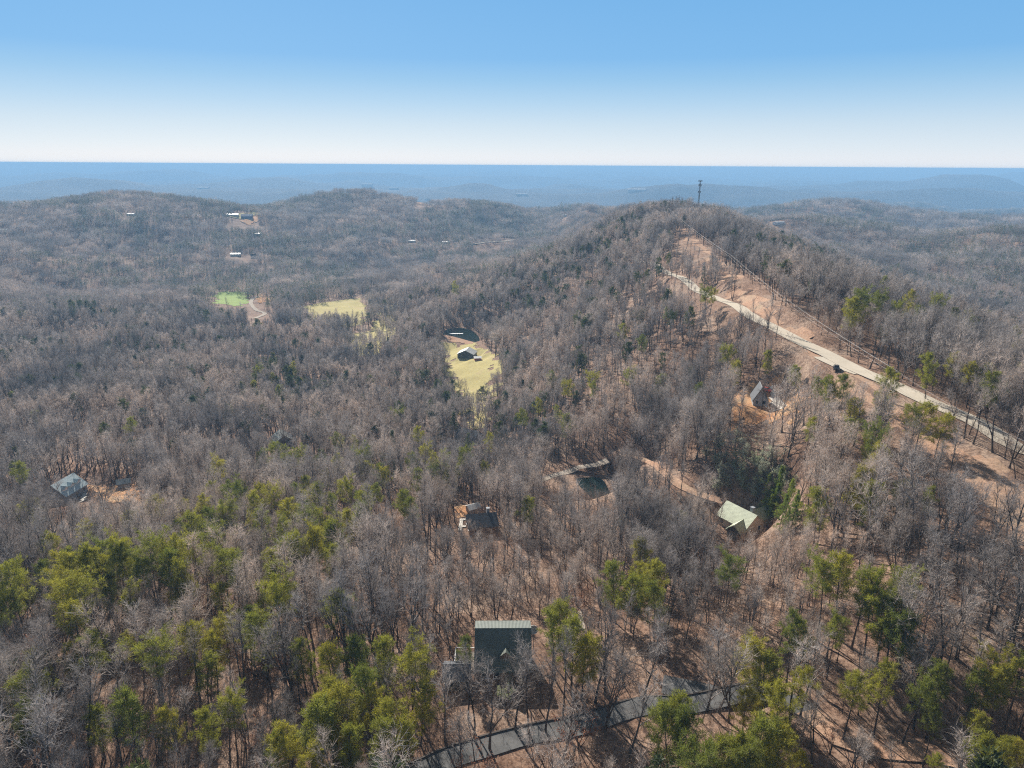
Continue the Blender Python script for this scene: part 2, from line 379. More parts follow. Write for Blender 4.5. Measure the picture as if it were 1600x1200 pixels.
def leaf_mat(name, c1, c2, c3, trans=0.35):
    m, nt, b, out = mat(name); oi = N(nt, 'ShaderNodeObjectInfo')
    r_ = ramp(nt, [(0.0, c1), (0.5, c2), (1.0, c3)]); nt.links.new(oi.outputs['Random'], r_.inputs[0])
    p = objcoord(nt); r2 = ramp(nt, [(0.25, (0.6, 0.62, 0.7)), (0.75, (1.45, 1.35, 1.2))]); nt.links.new(noise(nt, p, 0.55, 4, 0.7), r2.inputs[0])
    x = N(nt, 'ShaderNodeMix', data_type='RGBA', blend_type='MULTIPLY'); x.inputs[0].default_value = 1.0
    nt.links.new(r_.outputs[0], x.inputs[6]); nt.links.new(r2.outputs[0], x.inputs[7])
    nt.links.new(x.outputs[2], b.inputs['Base Color']); b.inputs['Roughness'].default_value = 0.55; b.inputs['Specular IOR Level'].default_value = 0.3
    tr = N(nt, 'ShaderNodeBsdfTranslucent'); nt.links.new(x.outputs[2], tr.inputs['Color'])
    ms = N(nt, 'ShaderNodeMixShader'); ms.inputs[0].default_value = trans
    nt.links.new(b.outputs[0], ms.inputs[1]); nt.links.new(tr.outputs[0], ms.inputs[2]); nt.links.new(ms.outputs[0], out.inputs['Surface'])
    return m

MT = {}
MT['bark'] = bark_mat('bark_dark', (0.04, 0.031, 0.026), (0.13, 0.11, 0.098))
MT['limb'] = bark_mat('bark_limb', (0.12, 0.10, 0.088), (0.42, 0.37, 0.335), per=0.55)
MT['twig'] = bark_mat('bark_twig', (0.28, 0.243, 0.218), (0.57, 0.51, 0.465), per=0.62, thin=0.2)
MT['pinebark'] = bark_mat('bark_pine', (0.07, 0.052, 0.042), (0.12, 0.09, 0.075))
MT['needle'] = leaf_mat('pine_needles', (0.155, 0.19, 0.036), (0.26, 0.275, 0.038), (0.36, 0.335, 0.04), 0.5)
MT['darkneedle'] = leaf_mat('dark_needles', (0.055, 0.08, 0.03), (0.075, 0.10, 0.032), (0.12, 0.135, 0.035), 0.4)
MT['cedar'] = leaf_mat('bright_needles', (0.15, 0.22, 0.035), (0.20, 0.26, 0.04), (0.25, 0.30, 0.04), .5)
MT['evergreen'] = leaf_mat('leathery_leaves', (0.34, 0.37, 0.27), (0.44, 0.47, 0.37), (0.32, 0.37, 0.20), 0.5)
MT['rust'] = leaf_mat('rusty_leaves', (0.33, 0.12, 0.05), (0.30, 0.14, 0.08), (0.36, 0.17, 0.10), 0.3)
MT['brush'] = bark_mat('brush_stems', (0.22, 0.165, 0.125), (0.36, 0.28, 0.22))

m, nt, b, out = mat('forest_floor')
p = objcoord(nt)
ra = ramp(nt, [(0.30, (0.12, 0.07, 0.047)), (0.42, (0.23, 0.14, 0.094)), (0.52, (0.30, 0.198, 0.14)), (0.64, (0.37, 0.27, 0.20)), (0.76, (0.22, 0.12, 0.072))])
nt.links.new(noise(nt, p, 0.045, 7, 0.7), ra.inputs[0])
n2 = noise(nt, p, 1.1, 6, 0.8); rb = ramp(nt, [(0.36, (0.30, 0.26, 0.25)), (0.60, (1.25, 1.25, 1.25))]); nt.links.new(n2, rb.inputs[0])
mm = N(nt, 'ShaderNodeMix', data_type='RGBA', blend_type='MULTIPLY'); mm.inputs[0].default_value = 1.0
nt.links.new(ra.outputs[0], mm.inputs[6]); nt.links.new(rb.outputs[0], mm.inputs[7])
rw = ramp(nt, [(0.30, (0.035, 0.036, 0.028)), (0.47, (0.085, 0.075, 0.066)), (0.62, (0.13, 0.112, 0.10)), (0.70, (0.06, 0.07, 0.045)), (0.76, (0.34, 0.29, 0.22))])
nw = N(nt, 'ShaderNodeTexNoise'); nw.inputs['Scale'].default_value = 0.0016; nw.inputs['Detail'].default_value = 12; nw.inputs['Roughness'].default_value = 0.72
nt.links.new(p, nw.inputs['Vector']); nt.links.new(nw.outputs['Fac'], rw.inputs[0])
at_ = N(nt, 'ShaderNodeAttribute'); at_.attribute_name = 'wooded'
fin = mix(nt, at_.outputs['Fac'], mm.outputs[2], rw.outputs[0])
nt.links.new(fin, b.inputs['Base Color']); b.inputs['Roughness'].default_value = 0.95; b.inputs['Specular IOR Level'].default_value = 0.1
bp = N(nt, 'ShaderNodeBump'); bp.inputs['Strength'].default_value = 0.6; bp.inputs['Distance'].default_value = 0.3; nt.links.new(n2, bp.inputs['Height'])
bw = N(nt, 'ShaderNodeBump'); bw.inputs['Strength'].default_value = 1.0; bw.inputs['Distance'].default_value = 12.0
nbw = noise(nt, p, 0.02, 6, 0.8); mb_ = N(nt, 'ShaderNodeMath', operation='MULTIPLY'); nt.links.new(nbw, mb_.inputs[0]); nt.links.new(at_.outputs['Fac'], mb_.inputs[1])
nt.links.new(mb_.outputs[0], bw.inputs['Height']); nt.links.new(bp.outputs[0], bw.inputs['Normal']); nt.links.new(bw.outputs[0], b.inputs['Normal'])
MT['floor'] = m
MT['grass'] = ground_mat('dry_grass', [(0.3, (0.40, 0.33, 0.15)), (0.55, (0.50, 0.43, 0.19)), (0.72, (0.50, 0.38, 0.22))], 0.05, 0.7, fine=((0.75, 0.75, 0.75), (1.15, 1.15, 1.15)))
MT['green'] = ground_mat('green_grass', [(0.3, (0.25, 0.33, 0.10)), (0.7, (0.35, 0.43, 0.14))], 0.03, 0.5, fine=((0.8, 0.8, 0.8), (1.1, 1.1, 1.1)))
MT['cut'] = ground_mat('cleared_earth', [(0.3, (0.36, 0.20, 0.125)), (0.5, (0.46, 0.295, 0.20)), (0.7, (0.40, 0.29, 0.20))], 0.07, 0.9)
MT['clay'] = ground_mat('orange_clay', [(0.3, (0.48, 0.22, 0.10)), (0.55, (0.55, 0.33, 0.18)), (0.7, (0.50, 0.36, 0.22))], 0.12, 1.2)
MT['asphalt'] = ground_mat('worn_asphalt', [(0.35, (0.105, 0.103, 0.10)), (0.65, (0.16, 0.157, 0.152))], 0.25, 2.5, 0.85, 0.15, ((0.8, 0.8, 0.8), (1.15, 1.15, 1.15)))
MT['paleroad'] = ground_mat('pale_asphalt', [(0.35, (0.50, 0.44, 0.35)), (0.65, (0.58, 0.51, 0.41))], 0.12, 1.6, 1.0, 0.15, ((0.88, 0.88, 0.88), (1.08, 1.08, 1.08)))
MT['gravel'] = ground_mat('gravel', [(0.35, (0.40, 0.33, 0.26)), (0.65, (0.52, 0.45, 0.37))], 0.2, 2.5)
MT['concrete'] = plain('pale_concrete', (0.62, 0.58, 0.51), 0.9)
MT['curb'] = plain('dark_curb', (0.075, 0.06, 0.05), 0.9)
MT['roof_dark'] = roof_mat('dark_green_metal', (0.125, 0.14, 0.11), 0.45, 0.0)
MT['roof_pale'] = roof_mat('pale_green_metal', (0.40, 0.44, 0.30), 0.5, 0.1)
MT['roof_teal'] = roof_mat('teal_metal', (0.50, 0.60, 0.60), 0.45, 0.0)
MT['roof_grey'] = roof_mat('grey_metal', (0.32, 0.35, 0.33), 0.45, 0.2)
MT['roof_white'] = roof_mat('white_metal', (0.5, 0.5, 0.48), 0.45, 0.1)
MT['roof_slate'] = roof_mat('dark_slate', (0.07, 0.075, 0.085), 0.6, 0.0)
MT['roof_blue'] = roof_mat('blue_metal', (0.04, 0.07, 0.16), 0.4, 0.2)
MT['wall_log'] = plain('brown_log_wall', (0.20, 0.13, 0.085), 0.8)
MT['wall_cream'] = plain('cream_wall', (0.58, 0.52, 0.42), 0.8)
MT['wall_grey'] = plain('grey_wall', (0.30, 0.32, 0.34), 0.8)
MT['wall_dark'] = plain('dark_wall', (0.09, 0.09, 0.09), 0.8)
MT['farwhite'] = plain('plain_white', (0.38, 0.37, 0.35), 0.9, var=0.05)
MT['white'] = plain('white_paint', (0.78, 0.78, 0.76), 0.5, var=0.05)
MT['red'] = plain('red_paint', (0.36, 0.06, 0.045), 0.5)
MT['wood'] = plain('weathered_wood', (0.30, 0.25, 0.20), 0.85)
MT['steel'] = plain('galvanised_steel', (0.16, 0.17, 0.18), 0.5, 0.4)
MT['wire'] = plain('wire_metal', (0.30, 0.29, 0.28), 0.6, 0.2)
MT['rubber'] = plain('tyre_rubber', (0.03, 0.03, 0.03), 0.8)
MT['carblack'] = plain('dark_car_paint', (0.03, 0.032, 0.038), 0.25, var=0.05)
m, nt, b, out = mat('window_glass'); b.inputs['Base Color'].default_value = (0.03, 0.035, 0.045, 1); b.inputs['Roughness'].default_value = 0.08; MT['glass'] = m
m, nt, b, out = mat('pond_water'); b.inputs['Base Color'].default_value = (0.010, 0.022, 0.019, 1); b.inputs['Roughness'].default_value = 0.04; b.inputs['Specular IOR Level'].default_value = 0.12
bp = N(nt, 'ShaderNodeBump'); bp.inputs['Strength'].default_value = 0.03; bp.inputs['Distance'].default_value = 0.1
nt.links.new(noise(nt, objcoord(nt), 1.5, 3), bp.inputs['Height']); nt.links.new(bp.outputs[0], b.inputs['Normal']); MT['water'] = m

# ------------------------------------------------------------------ where the houses, ponds and fields lie
HOUSES = [  # key, pixel of the roof middle, roof height above ground
 ('main', 786, 982, 8.1), ('garage', 714, 1040, 4.0), ('pale', 1158, 802, 4.5), ('slate', 752, 808, 4.0), ('shedw', 739, 789, 2.6),
 ('teal', 99, 757, 5.0), ('grey', 441, 680, 4.5), ('white_dormer', 733, 676, 5.0), ('barn', 730, 549, 4.5), ('redshed', 746, 558, 2.2), ('aframe', 1188, 612, 4.5),
 ('longbarn', 363, 334, 5), ('bluehouse', 386, 338, 5), ('far_white', 402, 363, 4), ('far_cream', 368, 396, 4), ('far_dark', 398, 399, 4),
 ('crest', 668, 312, 5), ('bluegrey', 603, 373, 5), ('far_white', 697, 377, 4), ('far_white', 643, 375, 4), ('ridge_white', 1197, 343, 4), ('ridge_white', 1217, 346, 4),
 ('far_white', 881, 335, 4), ('far_cream', 3, 357, 5), ('far_white', 205, 333, 4), ('shedgrey', 193, 751, 2.5), ('lowgrey', 668, 684, 3.0),
]
HP = []
for key, px, py, dz in HOUSES:
    x, y = at(px, py, dz); HP.append([key, x, y, math.hypot(x, y)])
POND_A = atl([(900,749),(915,742),(938,737),(950,744),(956,754),(952,763),(928,764),(906,758)])
POND_B = atl([(692,522),(715,526),(745,530),(748,518),(738,508),(722,504),(706,509),(696,514)])
for poly, key in ((POND_A, 'a'), (POND_B, 'b')):
    P = np.array(poly); c = P.mean(0); rr = np.hypot(*(P - c).T).max()
    zz = min(float(hm(*q)) for q in poly); pad(c[0], c[1], rr + 0.5, zz, 5)
for h in HP:
    rad = 9 if h[3] < 800 else 16
    if h[0] in ('shedw', 'redshed', 'garage', 'shedgrey'): rad = 4
    if h[0] == 'garage': continue
    h.append(pad(h[1], h[2], rad, None, 7))
# ---- the ground itself
def smooth_pass(): pass
xs, ys = len(GX), len(GY)
V = np.stack([gx.ravel(), gy.ravel(), GZ.ravel()], 1)
me = bpy.data.meshes.new('ground'); me.vertices.add(len(V)); me.vertices.foreach_set('co', V.ravel())
i0 = (np.arange(ys - 1)[:, None] * xs + np.arange(xs - 1)[None]).ravel()
Fq = np.stack([i0, i0 + 1, i0 + 1 + xs, i0 + xs], 1)
me.loops.add(Fq.size); me.loops.foreach_set('vertex_index', Fq.ravel().astype(np.int32))
me.polygons.add(len(Fq)); me.polygons.foreach_set('loop_start', (np.arange(len(Fq)) * 4).astype(np.int32))
me.polygons.foreach_set('use_smooth', np.ones(len(Fq), bool)); me.update(calc_edges=True)
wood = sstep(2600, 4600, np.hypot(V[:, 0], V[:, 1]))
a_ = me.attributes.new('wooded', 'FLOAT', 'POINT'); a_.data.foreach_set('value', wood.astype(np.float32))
me.materials.append(MT['floor'])
ground = bpy.data.objects.new('ground', me); COL.objects.link(ground)
tag(ground, 'hilly forest floor under leaf litter running out to the horizon', 'ground', kind='structure')

CLEAR = []      # ground polygons without trees
CLEARLINES = [] # (line, half width)
def sheet(name, px, material, label, step=None, off=0.22, clear=True, cat='ground', kind='structure', ground_pts=None, rag=0.6, flat=None, open_px=None):
    P = np.array(ground_pts if ground_pts is not None else atl(px)); c = P.mean(0); D = math.hypot(*c)
    s = step or max(1.2, D / 330)
    x = np.arange(P[:, 0].min() - s, P[:, 0].max() + s, s); y = np.arange(P[:, 1].min() - s, P[:, 1].max() + s, s)
    X, Y = np.meshgrid(x, y); wob = rag * s * 2.5
    inside = inpoly(X + (fbm(X / (6 * s), Y / (6 * s), 3, 8) - .5) * wob * 4, Y + (fbm(X / (6 * s), Y / (6 * s), 3, 18) - .5) * wob * 4, P)
    idx = {}; Vv = []; Ff = []; Z = hm(X, Y) + off if flat is None else np.full(X.shape, flat)
    for j in range(len(y) - 1):
        for i in range(len(x) - 1):
            if inside[j, i] and inside[j, i + 1] and inside[j + 1, i] and inside[j + 1, i + 1]:
                f = []
                for a, b2 in ((j, i), (j, i + 1), (j + 1, i + 1), (j + 1, i)):
                    if (a, b2) not in idx: idx[(a, b2)] = len(Vv); Vv.append((X[a, b2], Y[a, b2], Z[a, b2]))
                    f.append(idx[(a, b2)])
                Ff.append(f)
    o = mesh_obj(name, Vv, Ff, material, smooth=True)
    tag(o, label, cat, kind=kind)
    if clear: CLEAR.append(np.array(atl(open_px)) if open_px else P)
    return o
def ribbon(name, key, material, label, off=0.12, cat='road', extra=2.0):
    r_ = ROADS[key]; L = r_['line']; hw = r_['w'] / 2
    T = np.gradient(L, axis=0); T /= np.hypot(T[:, 0], T[:, 1])[:, None] + 1e-9; Nn = np.stack([-T[:, 1], T[:, 0]], 1)
    Vv = []; Ff = []; k = 5
    zz = r_['z']
    for i in range(len(L)):
        for q in range(k):
            t = (q / (k - 1) * 2 - 1) * hw; jit = (vnoise(i * 0.4, q * 9.0, 4) - .5) * 0.5 if q in (0, k - 1) else 0
            x, y = L[i] + Nn[i] * (t + jit); Vv.append((x, y, max(zz[i], float(hm(x, y))) + off))
    for i in range(len(L) - 1):
        for q in range(k - 1):
            a = i * k + q; Ff.append((a, a + 1, a + 1 + k, a + k))
    o = mesh_obj(name, Vv, Ff, material, smooth=True); tag(o, label, cat, kind='structure')
    CLEARLINES.append((L, hw + extra)); return o
ribbon('road', 'drive', MT['asphalt'], 'dark asphalt drive crossing the woods below the dark-roofed house', extra=1.6)
ribbon('track', 'track', MT['cut'], 'pale dirt track continuing from the end of the asphalt drive', cat='track')
ribbon('path', 'parking_spur', MT['asphalt'], 'short asphalt spur branching off the drive beside the house', 0.126, 'spur')
ribbon('road', 'ridge_road', MT['paleroad'], 'pale two-lane road running along the ridge', extra=1.2)
ribbon('path', 'lay_by', MT['paleroad'], 'pale pull-off beside the ridge road holding a dark car', 0.126, 'pull-off', 4)
ribbon('path', 'pond_lane', MT['gravel'], 'pale gravel lane over the dam of the near pond', cat='lane')
ribbon('track', 'valley_lane', MT['cut'], 'bare earth lane leading past the pond to the pale green roof', cat='lane')
ribbon('road', 'valley_road', MT['paleroad'], 'pale road crossing the bare valley woods left of the ridge', 0.4, 'road', 4)
ribbon('path', 'hill_drive', MT['gravel'], 'winding gravel drive beside the green field', 0.3, 'lane', 3)
# dark kerb along the uphill edge of the drive
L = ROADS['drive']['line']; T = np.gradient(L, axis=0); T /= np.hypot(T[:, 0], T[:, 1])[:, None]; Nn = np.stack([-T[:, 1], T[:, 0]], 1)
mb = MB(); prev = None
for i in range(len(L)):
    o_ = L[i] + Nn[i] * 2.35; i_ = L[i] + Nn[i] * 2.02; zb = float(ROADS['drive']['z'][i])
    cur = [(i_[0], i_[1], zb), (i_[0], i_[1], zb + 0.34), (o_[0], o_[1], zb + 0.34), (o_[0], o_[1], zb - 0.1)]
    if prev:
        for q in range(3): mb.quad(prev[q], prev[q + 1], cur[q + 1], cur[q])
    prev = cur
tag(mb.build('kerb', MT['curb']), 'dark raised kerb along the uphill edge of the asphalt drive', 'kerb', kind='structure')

sheet('meadow', [(695,533),(752,536),(768,552),(784,582),(780,606),(770,640),(752,668),(728,668),(706,620),(697,575),(688,548)], MT['grass'], 'yellowed mown meadow round the white-roofed barn', cat='meadow', rag=1.8, open_px=[(695,533),(752,536),(768,552),(784,582),(782,604),(740,618),(706,606),(697,575),(688,548)])
sheet('field', [(326,467),(334,461),(352,456),(372,457),(385,454),(389,463),(397,471),(386,477),(372,481),(356,476),(340,478)], MT['green'], 'bright green grass field in the valley', cat='field', rag=1.3)
sheet('dirt_patch', [(402,472),(410,455),(430,449),(428,466),(412,478)], MT['clay'], 'bare reddish bank beside the winding gravel drive', cat='bare ground', off=0.26)
sheet('meadow', [(474,478),(520,470),(566,466),(576,488),(566,508),(520,510),(478,497)], MT['grass'], 'pale dry pasture beyond the pines in the valley', cat='pasture')
sheet('meadow', [(536,524),(578,516),(598,482),(622,474),(620,522),(588,556),(545,556)], MT['grass'], 'strip of dry pasture running down between bare trees', cat='pasture', open_px=[(548,528),(580,516),(590,500),(598,520),(575,545)])
sheet('dirt_clearing', [(1122,645),(1150,612),(1190,598),(1242,600),(1262,625),(1255,655),(1200,662),(1140,672)], MT['clay'], 'orange cleared ground round the steep-gabled house', cat='clearing', off=0.15, rag=1.6, step=.8)
sheet('concrete_pad', [(1200,600),(1216,606),(1236,628),(1232,640),(1205,636)], MT['concrete'], 'pale paved yard beside the steep-gabled house', cat='yard', off=0.3, rag=0.1)
sheet('dirt_patch', [(138,758),(215,758),(243,782),(170,788),(140,778)], MT['clay'], 'orange leaf-covered bank beside the teal-roofed house', cat='bare ground', off=0.15)
sheet('concrete_pad', [(126,756),(135,752),(138,776),(128,788),(121,786)], MT['concrete'], 'narrow pale concrete drive beside the teal-roofed house', cat='drive', off=0.28, rag=0.1)
sheet('dirt_patch', [(708,792),(731,788),(737,806),(728,816),(712,812)], MT['clay'], 'orange earth bank beside the dark slate roof', cat='bare ground', off=0.15)
sheet('concrete_pad', [(713,812),(729,810),(728,826),(716,836)], MT['concrete'], 'white concrete apron beside the dark slate roof', cat='apron', off=0.28, rag=0.1)
sheet('dirt_clearing', [(374,344),(412,336),(416,345),(396,353)], MT['clay'], 'orange cleared bank below the blue house on the far hill', cat='clearing', off=1.0)
sheet('gravel_patch', [(884,944),(900,948),(926,984),(908,1004),(888,975)], MT['gravel'], 'pale gravel turnaround behind the dark-roofed house', cat='gravel', off=0.15)
sheet('dirt_clearing', [(645,318),(668,313),(690,312),(700,318),(668,322)], MT['cut'], 'pale cleared crest round the dark hilltop house', cat='clearing', off=1.0)
sheet('dirt_clearing', [(355,338),(372,333),(395,336),(412,333),(416,338),(380,343)], MT['grass'], 'pale yard round the long white barn on the far hill', cat='clearing', off=1.3)
sheet('dirt_patch', [(690,527),(705,521),(745,529),(744,536),(712,536)], MT['cut'], 'reddish earth dam along the edge of the far pond', cat='dam', off=0.3)
# the swath cut for the power line
CUTLINE = densify(atl([(1036,336),(1062,358),(1096,392),(1128,422),(1165,458),(1196,490),(1240,522),(1290,562),(1345,606),(1400,650),(1470,703),(1540,754),(1600,797),(1690,862)]), 4)
half = np.interp(np.linspace(0, 1, len(CUTLINE)), [0, 0.3, 0.55, 0.75, 1], [4.0, 3.2, 3.6, 5.5, 7])
T = np.gradient(CUTLINE, axis=0); T /= np.hypot(T[:, 0], T[:, 1])[:, None]; Nn = np.stack([-T[:, 1], T[:, 0]], 1)
cutpoly = np.vstack([CUTLINE + Nn * half[:, None], (CUTLINE - Nn * half[:, None])[::-1]])
ribbon_avoid = ROADS['ridge_road']['line']
sheet('power_line_cut', None, MT['cut'], 'reddish cleared swath under the power line along the ridge', step=2.2, ground_pts=cutpoly, cat='clearing', off=0.06)
for poly, lab in ((POND_A, 'small dark pond below the gravel dam lane'), (POND_B, 'dark green pond beyond the meadow barn')):
    P = np.array(poly); z = min(float(hm(*q)) for q in poly) + 0.35
    mb = MB(); mb.poly([(q[0], q[1], z) for q in densify(np.vstack([P, P[:1]]), 1.5)]); o = mb.build('water', MT['water']); tag(o, lab, 'pond', kind='structure')
    c = P.mean(0); CLEAR.append(c + (P - c) * 1.04)

# ------------------------------------------------------------------ houses
def window(parent, x, y, z, w, h, face):
    """face: which wall, '-y' '+y' '-x' '+x'"""
    mb = MB(); g = MB(); t = 0.07
    def box(B, a0, a1, z0, z1, d0, d1):
        if face == '-y': B.box(a0, y - d1, z0, a1, y - d0, z1)
        if face == '+y': B.box(a0, y + d0, z0, a1, y + d1, z1)
        if face == '-x': B.box(x - d1, a0, z0, x - d0, a1, z1)
        if face == '+x': B.box(x + d0, a0, z0, x + d1, a1, z1)
    c = x if face[1] == 'y' else y
    box(mb, c - w / 2 - t, c - w / 2, z - t, z + h + t, 0.003, 0.09); box(mb, c + w / 2, c + w / 2 + t, z - t, z + h + t, 0.003, 0.09)
    box(mb, c - w / 2, c + w / 2, z + h, z + h + t, 0.003, 0.09); box(mb, c - w / 2 - 0.05, c + w / 2 + 0.05, z - t - 0.06, z, 0.095, 0.16); box(mb, c - w / 2, c + w / 2, z - t, z, 0.003, 0.09)
    box(g, c - w / 2, c + w / 2, z, z + h, 0.003, 0.05)
    f = mb.build('window', MT['white'], parent); g.build('pane', MT['glass'], f)
def gable_roof(mb, w, d, z0, rise, ov=0.5, t=0.18, cx=0, cy=0, m=0):
    s = rise / (d / 2); zl = z0 - s * ov
    x0, x1 = cx - w / 2 - ov, cx + w / 2 + ov
    mb.slab([(x0, cy - d/2 - ov, zl + t), (x1, cy - d/2 - ov, zl + t), (x1, cy, z0 + rise + t), (x0, cy, z0 + rise + t)], t, m)
    mb.slab([(x0, cy + d/2 + ov, zl + t), (x1, cy + d/2 + ov, zl + t), (x1, cy + 0.002, z0 + rise + t), (x0, cy + 0.002, z0 + rise + t)], t, m)
def gable_walls(mb, w, d, h, rise, cx=0, cy=0, base=-1.0):
    x0, x1, y0, y1 = cx - w/2, cx + w/2, cy - d/2, cy + d/2
    mb.quad((x0,y0,base),(x1,y0,base),(x1,y0,h),(x0,y0,h)); mb.quad((x1,y1,base),(x0,y1,base),(x0,y1,h),(x1,y1,h))
    mb.poly([(x0,y1,base),(x0,y0,base),(x0,y0,h),(x0,cy,h+rise),(x0,y1,h)]); mb.poly([(x1,y0,base),(x1,y1,base),(x1,y1,h),(x1,cy,h+rise),(x1,y0,h)])
def house(key, i, name, label, cat, w, d, wh, rise, yaw, wall, roof, group=None, windows=True, chimney=False, dormers=0, door=True, dorm_side=-1):
    k, x, y = HP[i][0], HP[i][1], HP[i][2]; z = float(hm(x, y))
    root = empty(name, (x, y, z), R(yaw)); tag(root, label, cat, group)
    mb = MB(); gable_walls(mb, w, d, wh, rise); mb.build('wall', MT[wall], root)
    mb = MB(); gable_roof(mb, w, d, wh, rise); rf = mb.build('roof', MT[roof], root)
    s = rise / (d / 2)
    if chimney:
        mb = MB(); mb.box(w*0.22, d*0.12, wh + rise*0.5, w*0.22 + 0.9, d*0.12 + 0.9, wh + rise + 1.0); mb.box(w*0.22 - .1, d*0.12 - .1, wh + rise + 1.0, w*0.22 + 1.0, d*0.12 + 1.0, wh + rise + 1.15); mb.build('chimney', MT['wall_grey'], rf)
    for q in range(dormers):
        cx = (q - (dormers - 1) / 2) * (w / max(dormers, 1)) * 0.92; dw = min(2.6, w / dormers * 0.62)
        yf = dorm_side * d * 0.36; zf = wh + rise - s * abs(yf); zr = zf + 1.7; yr = dorm_side * max(0.0, (wh + rise - zr) / s)
        D = empty('dormer', (0, 0, 0)); D.parent = root
        mb = MB(); hw = dw / 2
        mb.poly([(cx - hw, yf, zf - .1), (cx + hw, yf, zf - .1), (cx + hw, yf, zf + .9), (cx, yf, zr), (cx - hw, yf, zf + .9)])
        for sg in (-1, 1): mb.poly([(cx + sg*hw, yf, zf - .1), (cx + sg*hw, yf, zf + .9), (cx + sg*hw, dorm_side * (wh + rise - zf - .9) / s, zf + .9)])
        mb.build('dormer_wall', MT['white'] if wall != 'wall_log' else MT['wall_cream'], D)
        mb = MB(); e = yf + dorm_side * 0.35
        for sg in (-1, 1):
            zl_ = zf + 0.72; yl_ = dorm_side * (wh + rise - zl_) / s
            mb.slab([(cx + sg*(hw + .22), e, zl_ + .1), (cx + sg*.002, e, zr + .12), (cx + sg*.002, yr - dorm_side * .2, zr + .12), (cx + sg*(hw + .22), yl_, zl_ + .1)], 0.1)
        mb.build('dormer_roof', MT[roof], D)
    if windows:
        nwin = max(2, int(w / 3.2))
        for q in range(nwin):
            cx = (q - (nwin - 1) / 2) * w / nwin
            if door and q == nwin // 2: continue
            window(root, cx, -d/2, 0.95, 1.1, 1.3, '-y'); window(root, cx, d/2, 0.95, 1.1, 1.3, '+y')
        for sx in ('-x', '+x'):
            for cy in (-d * 0.25, d * 0.25): window(root, (w/2) * (1 if sx == '+x' else -1), cy, 0.95, 1.0, 1.3, sx)
    if door:
        cx = ((max(2, int(w / 3.2)) // 2) - (max(2, int(w / 3.2)) - 1) / 2) * w / max(2, int(w / 3.2)) if windows else 0
        mb = MB(); mb.box(cx - .5, -d/2 - .07, 0.05, cx + .5, -d/2 - .003, 2.1); dr = mb.build('door', MT['wood'], root)
        mb = MB(); mb.box(cx + .34, -d/2 - .14, 0.98, cx + .42, -d/2 - .072, 1.1); mb.build('handle', MT['steel'], dr)
    return root, rf
def hi(key, nth=0): return [i for i, h in enumerate(HP) if h[0] == key][nth]

k_, hx, hy = HP[0][:3]; hz_ = float(hm(hx, hy)); h_main = empty('house', (hx, hy, hz_), R(1)); tag(h_main, 'large house with a steep dark roof and pale rear slope above the asphalt drive', 'house')
RZ, FE, BE, HW = 8.0, -5.5, 3.9, 5.1          # ridge height, front and back wall, half length
FS, BS = (RZ - 3.0) / 5.5, math.tan(R(18)); BZ_ = RZ - BS * BE
mb = MB()
mb.quad((-HW, FE, -1), (HW, FE, -1), (HW, FE, 3.0), (-HW, FE, 3.0)); mb.quad((HW, BE, -1), (-HW, BE, -1), (-HW, BE, BZ_), (HW, BE, BZ_))
mb.poly([(-HW, BE, -1), (-HW, FE, -1), (-HW, FE, 3), (-HW, 0, RZ), (-HW, BE, BZ_)]); mb.poly([(HW, FE, -1), (HW, BE, -1), (HW, BE, BZ_), (HW, 0, RZ), (HW, FE, 3)]); mb.build('wall', MT['wall_log'], h_main)
mb = MB(); t_ = .2; xo = HW + .45
mb.slab([(-xo, FE - .6, 3 - FS * .6 + t_), (xo, FE - .6, 3 - FS * .6 + t_), (xo, 0, RZ + t_), (-xo, 0, RZ + t_)], t_); mb.slab([(-xo, BE + .5, BZ_ - BS * .5 + t_), (xo, BE + .5, BZ_ - BS * .5 + t_), (xo, .003, RZ + t_), (-xo, .003, RZ + t_)], t_)
rf = mb.build('roof', MT['roof_dark'], h_main)
D = empty('dormer', (0, 0, 0)); D.parent = h_main; yf = -4.2; zf = RZ + FS * yf; zr = zf + 1.7; yr = -(RZ - zr) / FS; cx = .5; dw = 1.1
mb = MB(); mb.poly([(cx - dw, yf, zf - .1), (cx + dw, yf, zf - .1), (cx + dw, yf, zf + .9), (cx, yf, zr), (cx - dw, yf, zf + .9)])
for sg in (-1, 1): mb.poly([(cx + sg * dw, yf, zf - .1), (cx + sg * dw, yf, zf + .9), (cx + sg * dw, -(RZ - zf - .9) / FS, zf + .9)])
mb.build('dormer_wall', MT['wall_log'], D)
mb = MB()
for sg in (-1, 1): mb.slab([(cx + sg * (dw + .25), yf - .4, zf + .85), (cx + sg * .003, yf - .4, zr + .22), (cx + sg * .003, yr + .3, zr + .22), (cx + sg * (dw + .25), -(RZ - zf - .7) / FS, zf + .85)], .1)
mb.build('dormer_roof', MT['roof_dark'], D)
for q in range(4):
    if q != 2: window(h_main, -3.6 + 2.4 * q, FE, .95, 1.1, 1.3, '-y')
    window(h_main, -3.6 + 2.4 * q, BE, 1.0, 1.1, 1.3, '+y'); window(h_main, -3.6 + 2.4 * q, BE, 4.2, 1.1, 1.3, '+y')
for sx in (-1, 1):
    for cy in (-3, 0.2, 2.6): window(h_main, sx * HW, cy, .95, 1.0, 1.3, '+x' if sx > 0 else '-x')
mb = MB(); mb.box(.75, FE - .07, .05, 1.75, FE - .003, 2.1); dr = mb.build('door', MT['wood'], h_main); mb = MB(); mb.box(1.6, FE - .14, .98, 1.68, FE - .072, 1.1); mb.build('handle', MT['steel'], dr)
